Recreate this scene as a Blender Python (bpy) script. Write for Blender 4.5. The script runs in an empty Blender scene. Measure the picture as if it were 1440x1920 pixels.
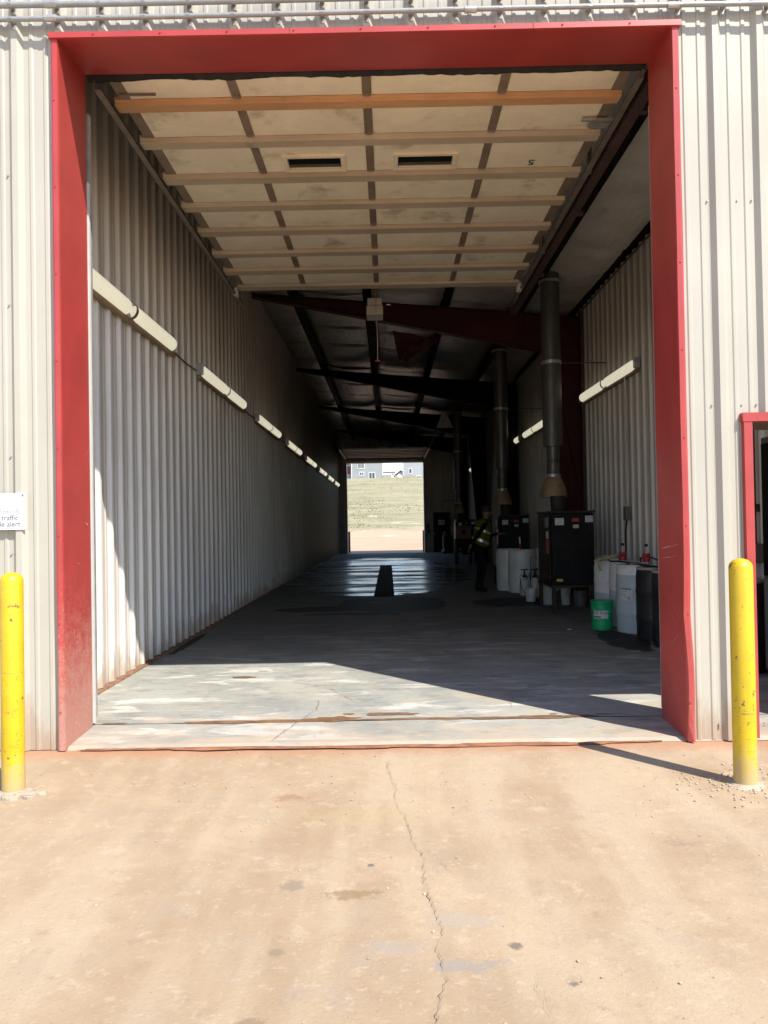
import bpy, math, random
from mathutils import Vector, Matrix, noise as mnoise
random.seed(7)
R = math.radians
sc = bpy.context.scene
COL = sc.collection

# ------------------------------------------------------------------ camera
cam_d = bpy.data.cameras.new('camera'); cam = bpy.data.objects.new('camera', cam_d); COL.objects.link(cam)
cam_d.sensor_fit = 'VERTICAL'; cam_d.sensor_height = 24.0
cam_d.lens = 24.0 * 1459.75 / 1920.0
cam_d.clip_start = 0.05; cam_d.clip_end = 3000
PITCH, ROLL, YAW = 0.0142, 0.0171, -0.0055
def _ray(a, b):
    c, s = math.cos(ROLL), math.sin(ROLL)
    x = c*a - s*b; y = s*a + c*b
    z, yy = -y, 1.0
    yy, z = yy*math.cos(PITCH) - z*math.sin(PITCH), yy*math.sin(PITCH) + z*math.cos(PITCH)
    x, yy = x*math.cos(YAW) + yy*math.sin(YAW), -x*math.sin(YAW) + yy*math.cos(YAW)
    return Vector((x, yy, z))
fw = _ray(0, 0); rt = _ray(1, 0) - fw; up = fw - _ray(0, 1)
fw.normalize(); rt.normalize(); up.normalize()
m = Matrix((rt, up, -fw)).transposed().to_4x4(); m.translation = Vector((0, -5.35, 1.5))
cam.matrix_world = m
sc.camera = cam

# ------------------------------------------------------------------ light
SUN_TRAVEL = Vector((-0.56, 0.65, -1.0)).normalized()
world = bpy.data.worlds.new('World'); sc.world = world; world.use_nodes = True
wn = world.node_tree.nodes; wl = world.node_tree.links
bg = wn['Background']; sky = wn.new('ShaderNodeTexSky'); sky.sky_type = 'NISHITA'; sky.sun_disc = False
sky.sun_elevation = math.asin(-SUN_TRAVEL.z); sky.sun_rotation = math.atan2(-SUN_TRAVEL.x, -SUN_TRAVEL.y)
sky.altitude = 1200; sky.air_density = 1.0; sky.dust_density = 0.3; sky.ozone_density = 1.6
wl.new(sky.outputs[0], bg.inputs[0]); bg.inputs[1].default_value = 0.15
sun_d = bpy.data.lights.new('sun', 'SUN'); sun = bpy.data.objects.new('sun', sun_d); COL.objects.link(sun)
sun_d.energy = 3.75; sun_d.angle = R(0.5); sun_d.color = (1.0, 0.955, 0.88)
sun.rotation_euler = SUN_TRAVEL.to_track_quat('-Z', 'Y').to_euler(); sun.location = (20, -25, 40)
vs = sc.view_settings; vs.view_transform = 'Standard'; vs.look = 'None'; vs.gamma = 1; vs.use_curve_mapping = False
vs.exposure = 1.03
cy = sc.cycles
cy.max_bounces = 12; cy.diffuse_bounces = 8; cy.glossy_bounces = 4; cy.transmission_bounces = 6
cy.use_denoising = True
try: cy.denoiser = 'OPENIMAGEDENOISE'
except Exception: pass
cy.caustics_reflective = False; cy.caustics_refractive = False
cy.sample_clamp_indirect = 4.0

# ------------------------------------------------------------------ materials
MATS = {}
class NT:
    def __init__(s, name):
        s.m = bpy.data.materials.new(name); s.m.use_nodes = True
        s.n = s.m.node_tree.nodes; s.l = s.m.node_tree.links
        s.b = s.n['Principled BSDF']; MATS[name] = s.m
        s.pos = s.n.new('ShaderNodeNewGeometry').outputs['Position']
    def mp(s, scale=(1,1,1), rot=(0,0,0), loc=(0,0,0), src=None):
        n = s.n.new('ShaderNodeMapping'); s.l.new(src or s.pos, n.inputs[0])
        n.inputs['Scale'].default_value = scale; n.inputs['Rotation'].default_value = rot; n.inputs['Location'].default_value = loc
        return n.outputs[0]
    def noise(s, scale, detail=5, rough=.55, src=None, dist=0):
        n = s.n.new('ShaderNodeTexNoise'); n.inputs['Scale'].default_value = scale; n.inputs['Detail'].default_value = detail
        n.inputs['Roughness'].default_value = rough; n.inputs['Distortion'].default_value = dist
        s.l.new(src or s.pos, n.inputs['Vector']); return n.outputs[0]
    def voro(s, scale, feature='F1', src=None, rnd=1):
        n = s.n.new('ShaderNodeTexVoronoi'); n.feature = feature; n.inputs['Scale'].default_value = scale
        n.inputs['Randomness'].default_value = rnd
        s.l.new(src or s.pos, n.inputs['Vector']); return n.outputs['Distance']
    def ramp(s, v, lo, hi, a=0.0, b=1.0):
        n = s.n.new('ShaderNodeMapRange'); n.interpolation_type = 'SMOOTHSTEP'
        for k, x in zip((1,2,3,4), (lo, hi, a, b)): n.inputs[k].default_value = x
        s.l.new(v, n.inputs[0]); return n.outputs[0]
    def math(s, op, a, b=None, c=None):
        n = s.n.new('ShaderNodeMath'); n.operation = op
        for i, x in enumerate((a, b, c)):
            if x is None: continue
            if isinstance(x, (int, float)): n.inputs[i].default_value = x
            else: s.l.new(x, n.inputs[i])
        return n.outputs[0]
    def sep(s, src=None):
        n = s.n.new('ShaderNodeSeparateXYZ'); s.l.new(src or s.pos, n.inputs[0]); return n.outputs
    def mix(s, f, a, b, mode='MIX'):
        n = s.n.new('ShaderNodeMix'); n.data_type = 'RGBA'; n.blend_type = mode; n.clamp_factor = True
        for i, x in ((0, f), (6, a), (7, b)):
            if isinstance(x, (int, float)): n.inputs[i].default_value = x
            elif isinstance(x, tuple): n.inputs[i].default_value = (*x[:3], 1)
            else: s.l.new(x, n.inputs[i])
        return n.outputs[2]
    def col(s, c):
        if isinstance(c, tuple): s.b.inputs['Base Color'].default_value = (*c, 1)
        else: s.l.new(c, s.b.inputs['Base Color'])
    def rough(s, r):
        if isinstance(r, (int, float)): s.b.inputs['Roughness'].default_value = r
        else: s.l.new(r, s.b.inputs['Roughness'])
    def bump(s, h, strength=.3, dist=.01, chain=None):
        n = s.n.new('ShaderNodeBump'); n.inputs['Strength'].default_value = strength; n.inputs['Distance'].default_value = dist
        s.l.new(h, n.inputs['Height'])
        if chain: s.l.new(chain, n.inputs['Normal'])
        s.l.new(n.outputs[0], s.b.inputs['Normal']); return n.outputs[0]

def k(c, f): return tuple(max(0, min(1, x*f)) for x in c)
def pbr(name, c, rough=.6, metal=0, var=.15, vs_=4, bump=0, bs=60, dirt=None, stretch=(1,1,1), dist=.004, spec=None):
    t = NT(name); src = t.mp(stretch)
    n1 = t.noise(vs_, 6, .6, src); n2 = t.noise(vs_*7, 4, .6, src)
    cc = t.mix(t.ramp(n1, .3, .7), k(c, 1-var), k(c, 1+var))
    cc = t.mix(t.ramp(n2, .45, .75, 0, .5), cc, k(c, 1-var*1.3))
    if dirt:
        dc, lo, hi, ds, amt = dirt
        cc = t.mix(t.ramp(t.noise(ds, 7, .65), lo, hi, 0, amt), cc, dc)
    t.col(cc); t.b.inputs['Metallic'].default_value = metal
    if spec is not None: t.b.inputs['Specular IOR Level'].default_value = spec
    t.rough(t.ramp(n2, .2, .8, max(.05, rough-.12), min(1, rough+.12)))
    if bump: t.bump(t.noise(bs, 5, .6, src), bump, dist)
    return t.m

def ribbed(name, c, dirt_c, dirt_amt, low_rust=0.0, streak=.4, rough=.42, soot_shade=False):
    t = NT(name)
    s1 = t.noise(3.2, 6, .6, t.mp((1, 1, .05))); s2 = t.noise(18, 4, .6, t.mp((1, 1, .03)))
    cc = t.mix(t.ramp(t.noise(.8, 5, .6), .3, .7), k(c, .93), k(c, 1.05))
    cc = t.mix(t.ramp(s1, .52, .78, 0, dirt_amt), cc, dirt_c)
    cc = t.mix(t.ramp(s2, .55, .8, 0, dirt_amt*streak), cc, k(dirt_c, .8))
    cc = t.mix(t.ramp(t.noise(45, 3, .6), .68, .76, 0, dirt_amt*.7), cc, k(dirt_c, .6))
    if low_rust:
        z = t.sep()[2]
        h = t.math('ADD', z, t.math('MULTIPLY', t.noise(9, 4, .7, t.mp((1,1,.25))), -.9))
        cc = t.mix(t.ramp(h, -.42, -.1, low_rust, 0), cc, (.33, .20, .11))
    if soot_shade:
        md_ = t.math('ABSOLUTE', t.math('SUBTRACT', t.math('FLOORED_MODULO', t.math('ADD', t.sep()[1], -.60+.1525), .305), .1525))
        vd = t.math('ADD', md_, t.math('MULTIPLY', t.noise(6, 5, .65, t.mp((1, 1, .12))), .05))
        cc = t.mix(t.ramp(vd, .050, .085, 0, .55), cc, (.40, .345, .285))  # valley dirt plus painted rib shade, crests stay pale
    if soot_shade:   # black grime and depth shade painted together; browner near the top
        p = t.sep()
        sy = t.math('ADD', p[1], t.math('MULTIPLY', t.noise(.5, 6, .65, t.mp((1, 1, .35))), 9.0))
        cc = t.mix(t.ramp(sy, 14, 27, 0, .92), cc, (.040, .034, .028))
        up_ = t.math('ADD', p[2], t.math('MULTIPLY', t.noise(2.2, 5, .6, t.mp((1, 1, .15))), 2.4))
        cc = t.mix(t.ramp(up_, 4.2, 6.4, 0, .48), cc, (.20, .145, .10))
    t.col(cc); t.rough(rough)
    t.bump(t.noise(1.6, 3, .5, t.mp((1, 1, .35))), .25, .02)
    return t.m

ribbed('facade_paint', (.445, .412, .338), (.34, .27, .19), .30, low_rust=.55)
ribbed('liner_paint', (.80, .77, .71), (.42, .33, .25), .50, low_rust=.75, streak=.7, soot_shade=True)
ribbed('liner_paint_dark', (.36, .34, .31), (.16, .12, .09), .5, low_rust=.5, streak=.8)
pbr('wall_core', (.45, .43, .40), .8, bump=.2)

def red_paint(name, dust):
    t = NT(name); z = t.sep()[2]
    c = (.40, .050, .043)
    cc = t.mix(t.ramp(t.noise(2.5, 5), .3, .7), k(c, .9), k(c, 1.08))
    # scratches and chips
    sc1 = t.noise(16, 6, .7, t.mp((.6, .6, 3.5), (0, .5, .2)))
    cc = t.mix(t.ramp(sc1, .69, .74, 0, .55), cc, (.62, .33, .30))
    # mud splash dust clinging to the lowest metre
    sp = t.math('ADD', z, t.math('MULTIPLY', t.noise(14, 7, .72), -1.5))
    cc = t.mix(t.ramp(sp, -.75, .35, .72*dust, 0), cc, (.46, .27, .20))
    dots = t.math('MULTIPLY', t.ramp(t.noise(60, 3, .6), .56, .66), t.ramp(z, .3, 1.5, .7*dust, 0))
    cc = t.mix(dots, cc, (.56, .30, .25))
    t.col(cc); t.rough(t.ramp(sp, -.7, .4, .8, .38)); t.bump(t.noise(2.2, 3), .12, .02)
red_paint('red_paint', .12); red_paint('red_paint_dusty', 1.0)

def yellow_paint():
    t = NT('yellow_paint'); z = t.sep()[2]
    c = (.62, .41, .010)
    cc = t.mix(t.ramp(t.noise(6, 5), .3, .7), k(c, .93), k(c, 1.05))
    cc = t.mix(t.ramp(t.noise(38, 5, .7, t.mp((1, 1, .5))), .640, .66), cc, (.10, .075, .03))
    cc = t.mix(t.ramp(t.noise(11, 6, .7), .63, .66, 0, .9), cc, (.14, .10, .04))
    cc = t.mix(t.ramp(t.noise(7, 6, .7, t.mp((1, 1, .35))), .56, .72, 0, .45), cc, (.40, .26, .02))
    cc = t.mix(t.math('MULTIPLY', t.ramp(t.noise(24, 5, .7, t.mp((.5, .5, 2.4))), .60, .66), t.ramp(z, .5, 1.0, .6, .1)), cc, (.16, .13, .07))
    d = t.math('ADD', z, t.math('MULTIPLY', t.noise(20, 5, .7), -.5))
    cc = t.mix(t.ramp(d, -.26, .0, .75, 0), cc, (.46, .34, .20))
    t.col(cc); t.rough(.42); t.bump(t.noise(30, 4), .15, .004)
yellow_paint()

def drive_mat():
    t = NT('driveway_concrete')
    a, b = (.350, .240, .143), (.435, .318, .202)
    cc = t.mix(t.ramp(t.noise(.9, 7, .65), .36, .64), a, b)
    cc = t.mix(t.ramp(t.noise(3.6, 8, .72, t.mp((1, .7, 1))), .50, .66, 0, .55), cc, (.355, .27, .185))
    cc = t.mix(t.ramp(t.noise(6, 8, .75, t.mp((1, 1, 1), (0, 0, .7), (7, 3, 0))), .54, .68, 0, .55), cc, (.52, .41, .285))
    tr = t.noise(2.6, 5, .55, t.mp((1.0, .18, 1)))
    cc = t.mix(t.ramp(tr, .42, .66, 0, .7), cc, (.475, .365, .240))
    cc = t.mix(t.ramp(t.noise(2.1, 6, .65), .55, .75, 0, .6), cc, (.35, .275, .205))
    cc = t.mix(t.ramp(t.noise(14, 8, .78), .54, .70, 0, .55), cc, (.29, .21, .14))
    cc = t.mix(t.ramp(t.noise(26, 5, .7), .56, .68, 0, .32), cc, (.56, .455, .325))
    cc = t.mix(t.ramp(t.noise(160, 3, .6), .60, .72, 0, .5), cc, (.27, .20, .14))
    cc = t.mix(t.ramp(t.noise(75, 3, .6), .69, .73, 0, .8), cc, (.20, .15, .11))
    cc = t.mix(t.ramp(t.voro(130), .0, .16, .55, 0), cc, (.27, .20, .14))
    cc = t.mix(t.ramp(t.voro(34), .02, .085, .75, 0), cc, (.20, .145, .095))
    cc = t.mix(t.ramp(t.voro(23, src=t.mp((1, 1, 1), (0, 0, .4), (3, 1, 0))), .02, .07, .7, 0), cc, (.60, .52, .40))
    # orange grit swept against the slab edge
    y = t.sep()[1]
    e = t.math('ADD', y, t.math('MULTIPLY', t.noise(7, 6, .7), .38))
    cc = t.mix(t.ramp(e, -.12, .17, 0, .8), cc, (.42, .20, .105))
    # spilt oil and rubber marks, each with its own outline
    wob = t.noise(9, 6, .7); wob2 = t.noise(38, 5, .7)
    spots = [(-.573,-.98,.10,.05,(.30,.17,.09),.8), (-.431,-2.05,.045,.045,(.22,.17,.13),.7), (-.18,-2.13,.10,.045,(.25,.16,.08),.85),
             (-.424,-2.565,.03,.035,(.2,.15,.11),.6), (-.105,-1.857,.022,.022,(.10,.09,.08),.9), (.586,-2.765,.02,.02,(.12,.10,.08),.9),
             (.431,-2.531,.025,.025,(.12,.10,.08),.9), (.235,-2.66,.15,.045,(.28,.25,.22),.75), (.016,-2.53,.12,.04,(.33,.28,.24),.6),
             (.27,-2.35,.14,.05,(.36,.31,.26),.5), (.815,-1.93,.12,.10,(.42,.31,.20),.5), (-.469,-2.963,.05,.03,(.22,.15,.09),.8),
             (-.1,-1.25,.35,.14,(.42,.31,.17),.45), (1.35,-1.68,.07,.06,(.25,.19,.14),.6), (.93,-1.35,.05,.05,(.30,.22,.15),.5)]
    sx = t.sep()
    for (px, py, rx, ry, c, am) in spots:
        dx = t.math('DIVIDE', t.math('SUBTRACT', sx[0], px), rx); dy = t.math('DIVIDE', t.math('SUBTRACT', sx[1], py), ry)
        d = t.math('SQRT', t.math('ADD', t.math('MULTIPLY', dx, dx), t.math('MULTIPLY', dy, dy)))
        d = t.math('ADD', d, t.math('MULTIPLY', t.math('SUBTRACT', wob, .5), 3.6))
        d = t.math('ADD', d, t.math('MULTIPLY', t.math('SUBTRACT', wob2, .5), 2.4))
        cc = t.mix(t.ramp(d, .45, 1.25, am*.85, 0), cc, c)
    t.col(cc); t.rough(.9)
    b1 = t.bump(t.noise(55, 7, .75), .55, .008); t.bump(t.noise(260, 3, .7), .5, .003, b1)
drive_mat()

def floor_mat():
    t = NT('floor_concrete'); sx = t.sep()
    cc = t.mix(t.ramp(t.noise(1.1, 6, .6), .3, .7), (.25, .255, .23), (.37, .365, .325))
    cc = t.mix(t.ramp(t.noise(.55, 4, .5, t.mp((1, .6, 1), (0, 0, .9), (2, 5, 0))), .50, .56, 0, .45), cc, (.43, .41, .35))
    cc = t.mix(t.ramp(t.noise(2.3, 7, .65, t.mp((.5, 1.6, 1), (0, 0, .5)), .6), .53, .62, 0, .8), cc, (.56, .545, .49))
    cc = t.mix(t.ramp(t.noise(3.2, 6, .7, t.mp((.7, 1.7, 1), (0, 0, -.3), (4, 2, 0))), .52, .66, 0, .75), cc, (.19, .20, .19))
    cc = t.mix(t.ramp(t.noise(14, 7, .75, t.mp((.6, 2, 1))), .52, .70, 0, .6), cc, (.20, .19, .165))
    cc = t.mix(t.ramp(t.noise(22, 6, .75, t.mp((.5, 2.2, 1), (0, 0, .2))), .56, .68, 0, .55), cc, (.60, .58, .52))
    cc = t.mix(t.ramp(t.noise(90, 4, .7), .6, .75, 0, .5), cc, (.15, .14, .12))
    # tan dust tracked in over the threshold
    yy = t.math('ADD', sx[1], t.math('MULTIPLY', t.noise(2.2, 6, .65), -2.2))
    cc = t.mix(t.ramp(yy, -1.55, -.35, .75, 0), cc, (.46, .345, .235))
    cc = t.mix(t.math('MULTIPLY', t.ramp(t.noise(1.6, 6, .7, t.mp((1, 1.5, 1), (0, 0, 0), (5, 5, 0))), .5, .62), t.ramp(sx[1], .4, 2.6, .6, 0)), cc, (.48, .37, .26))
    # floor tone darkens deeper into the bay, with dark streaks
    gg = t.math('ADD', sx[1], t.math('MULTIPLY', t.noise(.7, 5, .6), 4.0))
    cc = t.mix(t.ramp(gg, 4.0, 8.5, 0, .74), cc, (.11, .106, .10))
    cc = t.mix(t.ramp(t.noise(1.7, 6, .7, t.mp((2.5, .5, 1))), .6, .75, 0, .35), cc, (.10, .09, .085))
    # wash water: wide film about the trench drain and two lobes in front of it
    wob = t.math('ADD', t.math('MULTIPLY', t.math('SUBTRACT', t.noise(.9, 6, .65), .5), 2.4), t.math('MULTIPLY', t.math('SUBTRACT', t.noise(4.5, 5, .65, t.mp((.6, 1.4, 1))), .5), 1.2))
    def lobe(px, py, rx, ry, w):
        dx = t.math('DIVIDE', t.math('SUBTRACT', sx[0], px), rx); dy = t.math('DIVIDE', t.math('SUBTRACT', sx[1], py), ry)
        d = t.math('SQRT', t.math('ADD', t.math('MULTIPLY', dx, dx), t.math('MULTIPLY', dy, dy)))
        return t.ramp(t.math('ADD', d, t.math('MULTIPLY', wob, w)), .93, 1.0, 1, 0)
    wet = lobe(-.35, 20.5, 2.9, 10.2, .30)
    damp = t.math('MAXIMUM', lobe(.05, 9.2, 1.05, 1.5, .34), lobe(-1.1, 8.4, 1.0, .42, .5))
    damp = t.math('MAXIMUM', damp, t.math('MAXIMUM', lobe(-.55, 7.6, .8, .16, .7), lobe(-2.58, 4.6, .06, .8, 1.2)))
    damp = t.math('MAXIMUM', damp, t.math('MAXIMUM', lobe(2.9, 4.5, .25, .9, .8), lobe(2.3, 9.2, .7, .8, .8)))
    allw = t.math('MAXIMUM', wet, damp)
    cc = t.mix(t.math('MULTIPLY', allw, .88), cc, (.016, .016, .017))
    t.col(cc)
    def fmix(f, a_, b_):
        n = t.n.new('ShaderNodeMix'); n.data_type = 'FLOAT'
        for i_, x_ in ((0, f), (2, a_), (3, b_)):
            if isinstance(x_, (int, float)): n.inputs[i_].default_value = x_
            else: t.l.new(x_, n.inputs[i_])
        return n.outputs[0]
    pool = t.ramp(t.noise(1.0, 5, .7, t.mp((.22, .85, 1))), .40, .56, 0, 1)
    wr = fmix(pool, .60, .17)
    rg = t.ramp(t.noise(3, 4), .3, .7, .68, .88)
    t.rough(fmix(damp, fmix(wet, rg, wr), .62))
    t.l.new(fmix(wet, .12, fmix(pool, .04, .75)), t.b.inputs['Specular IOR Level'])
    rip = t.noise(1.6, 5, .6, t.mp((.8, 1.0, 1)))
    b1 = t.bump(t.noise(55, 6, .7), .10, .003)
    bn = t.n.new('ShaderNodeBump'); bn.inputs['Distance'].default_value = .035
    t.l.new(t.math('MULTIPLY', wet, .5), bn.inputs['Strength']); t.l.new(rip, bn.inputs['Height']); t.l.new(b1, bn.inputs['Normal'])
    t.l.new(bn.outputs[0], t.b.inputs['Normal'])
floor_mat()

def dirt_mat():
    t = NT('red_dirt')
    cc = t.mix(t.ramp(t.noise(.35, 6, .6, t.mp((.4, 1.6, 1))), .3, .7), (.44, .27, .16), (.55, .40, .265))
    cc = t.mix(t.ramp(t.noise(2, 6, .7), .5, .8, 0, .5), cc, (.40, .20, .12))
    t.col(cc); t.rough(.95); t.bump(t.noise(9, 6, .7), .4, .03)
dirt_mat()
def hill_mat():
    t = NT('dry_grass_hill'); sx = t.sep()
    cc = t.mix(t.ramp(t.noise(.16, 6, .65, t.mp((.35, 1.2, 1))), .35, .65), (.26, .235, .13), (.37, .32, .195))
    cc = t.mix(t.ramp(t.noise(.5, 6, .7, t.mp((.3, 1.3, 1))), .5, .72, 0, .7), cc, (.235, .225, .115))
    cc = t.mix(t.ramp(t.noise(.22, 6, .65, t.mp((.22, 1.5, 1), (0,0,.06), (3, 9, 0))), .60, .70, 0, .8), cc, (.62, .54, .37))
    cc = t.mix(t.ramp(t.noise(1.1, 7, .75, t.mp((.5, 1, 1))), .50, .64, 0, .6), cc, (.20, .18, .10))
    low = t.math('ADD', sx[1], t.math('MULTIPLY', t.noise(.25, 6, .7), 26))
    cc = t.mix(t.ramp(low, 104, 114, 1, 0), cc, (.50, .34, .22))
    er = t.math('MULTIPLY', t.ramp(t.noise(.32, 6, .7, t.mp((.5, 1.1, 1), (0,0,0), (8, 1, 0))), .60, .66), t.ramp(sx[1], 125, 150, 1, 0))
    cc = t.mix(er, cc, (.64, .50, .37))
    t.col(cc); t.rough(.95); t.bump(t.noise(3, 6, .7), .5, .12)
hill_mat()
pbr('grass_blades', (.30, .265, .14), .9, var=.4, vs_=.6)

pbr('door_panel', (.90, .80, .595), .55, var=.08, vs_=1.6, dirt=((.36, .26, .155), .53, .74, 2.2, .7), bump=.08, bs=25)
pbr('door_panel_trim', (.84, .74, .55), .5, var=.08)
pbr('door_rail_bounce', (.56, .31, .15), .6, var=.14, vs_=3, stretch=(.25, 1, 1), dirt=((.16, .09, .05), .6, .8, 3, .5))  # first rail: warm ground bounce painted into its colour
pbr('door_rail', (.53, .42, .30), .55, var=.14, vs_=3, stretch=(.25, 1, 1), dirt=((.14, .10, .07), .58, .8, 3, .5))
pbr('door_stile', (.22, .165, .115), .55, var=.18, vs_=4)
pbr('track_steel', (.20, .165, .13), .5, .25, var=.2)
pbr('track_dark', (.075, .04, .035), .6, .1, var=.25)
pbr('galvanized', (.46, .45, .43), .42, .55, var=.15, vs_=12)
pbr('conduit_paint', (.60, .585, .53), .42, var=.07, vs_=8)
pbr('conduit_grey', (.33, .33, .325), .45, .3, var=.1, vs_=10)
pbr('rubber', (.022, .021, .021), .75, var=.4, vs_=12, bump=.3)
pbr('frame_maroon', (.055, .011, .011), .6, spec=.25, var=.2, vs_=2)
pbr('frame_shaded', (.010, .006, .006), .8, spec=.1, var=.25)  # frame paint blackened to carry the shade of the deep bay
pbr('purlin_steel', (.012, .010, .010), .8, spec=.1, var=.3)
def vinyl_mat():
    t = NT('insulation_vinyl'); p = t.sep()
    cc = t.mix(t.ramp(t.noise(1.2, 6, .6), .3, .7), (.72, .67, .60), (.84, .80, .74))
    cc = t.mix(t.ramp(t.noise(1.6, 7, .65), .54, .76, 0, .55), cc, (.34, .26, .20))
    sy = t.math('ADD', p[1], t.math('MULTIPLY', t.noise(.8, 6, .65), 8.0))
    cc = t.mix(t.ramp(sy, 9, 18, 0, .85), cc, (.16, .13, .105))  # light falloff painted into the vinyl, darker with depth
    t.col(cc); t.rough(.38)
    b1 = t.bump(t.noise(3.5, 6, .65, t.mp((1.6, .7, 1))), .5, .06); t.bump(t.noise(14, 4, .6), .3, .012, b1)
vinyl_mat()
pbr('dark_window', (.012, .013, .014), .08, var=.1)
pbr('opener_case', (.47, .42, .35), .5, var=.1)
pbr('flue_steel', (.115, .11, .10), .45, .5, var=.22, vs_=3, stretch=(1, 1, .35), dirt=((.10, .09, .08), .55, .8, 3, .5))
pbr('hood_rust', (.33, .225, .13), .6, .3, var=.22, vs_=4, dirt=((.12, .07, .04), .5, .8, 4, .7))
pbr('furnace_black', (.006, .0055, .005), .6, spec=.2, var=.35, vs_=5, dirt=((.03, .022, .018), .55, .8, 5, .6))
pbr('furnace_brown', (.034, .027, .021), .65, spec=.25, var=.3, vs_=4)
pbr('sticker_white', (.62, .61, .58), .6, var=.12, vs_=20)
pbr('sticker_red', (.40, .035, .03), .5, var=.1)
pbr('sticker_yellow', (.55, .38, .06), .5, var=.1)
pbr('ink', (.03, .03, .035), .7, var=.1)
pbr('ink_faded', (.30, .30, .32), .7, var=.25, vs_=18)
pbr('ink_mid', (.09, .09, .10), .7, var=.25, vs_=18)
pbr('ink_pale', (.58, .58, .60), .7, var=.2, vs_=18)
pbr('drum_black', (.022, .022, .026), .42, var=.4, vs_=5, dirt=((.12, .10, .085), .55, .75, 4, .7), bump=.2, bs=12)
pbr('drum_lid', (.36, .33, .29), .6, var=.2, vs_=6)
pbr('pump_red', (.42, .03, .03), .4, var=.15)
pbr('hose_tan', (.40, .35, .21), .5, var=.2, vs_=14)
pbr('cable_black', (.016, .016, .016), .5, var=.3)
pbr('bucket_green', (.005, .36, .13), .38, var=.12, vs_=8)
pbr('plastic_white', (.56, .56, .53), .45, var=.12, vs_=8, dirt=((.22, .19, .15), .6, .8, 7, .5))
pbr('grey_box', (.17, .17, .175), .5, .3, var=.15)
pbr('cabinet_grey', (.12, .12, .12), .5, .2, var=.2, vs_=3)
pbr('skin', (.20, .11, .075), .6, var=.06)
pbr('hair', (.02, .014, .010), .7, var=.3)
pbr('clothes_dark', (.009, .009, .011), .9, spec=.1, var=.3, vs_=10, bump=.3, bs=30)
pbr('vest_lime', (.075, .105, .008), .8, spec=.1, var=.15, vs_=8, bump=.2, bs=25)
pbr('reflective_tape', (.86, .86, .84), .38, .85, var=.03)
pbr('machine_orange', (.17, .045, .018), .5, var=.2)
pbr('mud', (.225, .125, .068), .42, var=.3, vs_=7, bump=.3, bs=25)
pbr('mud_red', (.30, .125, .062), .8, var=.3, vs_=9, bump=.5, bs=35)
pbr('crack_fill', (.23, .16, .105), .95, var=.3, vs_=20)
pbr('pebble', (.44, .35, .26), .9, var=.4, vs_=25)
pbr('concrete_chips', (.42, .34, .255), .9, var=.22, vs_=14, bump=.5, bs=50)
pbr('scraped_paint', (.60, .33, .29), .6, var=.2, vs_=20)
pbr('rust_angle', (.24, .13, .08), .85, var=.35, vs_=9)
pbr('siding_grey', (.29, .30, .30), .7, var=.05, vs_=.4)
pbr('siding_pale', (.34, .355, .36), .7, var=.05, vs_=.4)
pbr('siding_maroon', (.20, .055, .055), .7, var=.1)
pbr('trim_white', (.68, .68, .67), .6, var=.03)
pbr('roof_shingle', (.12, .11, .105), .9, var=.2)
pbr('deck_wood', (.36, .22, .17), .8, var=.15)
pbr('foundation', (.33, .31, .26), .9, var=.12)
pbr('post_rust', (.16, .05, .04), .7, var=.2)
pbr('steel_grate', (.008, .008, .008), .8, 0, spec=.1, var=.3)

def lens_mat():
    t = NT('tube_lens')
    cc = t.mix(t.ramp(t.noise(5, 4), .3, .7), (.56, .52, .39), (.64, .605, .48)); t.col(cc); t.rough(.35)
    t.b.inputs['Emission Color'].default_value = (1.0, .93, .70, 1); t.b.inputs['Emission Strength'].default_value = .30
lens_mat()
def drum_mat():
    t = NT('drum_white')
    cc = t.mix(t.ramp(t.noise(3, 5), .3, .7), (.70, .70, .66), (.80, .80, .76))
    cc = t.mix(t.ramp(t.noise(7, 6, .7), .58, .8, 0, .4), cc, (.30, .27, .22))
    t.col(cc); t.rough(.42); t.b.inputs['Subsurface Weight'].default_value = 0
drum_mat()
pbr('drum_liquid', (.46, .53, .56), .42, var=.07, vs_=5)
def glass_mat():
    t = NT('window_glass'); t.col((.05, .06, .065)); t.rough(.06)
glass_mat()

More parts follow.
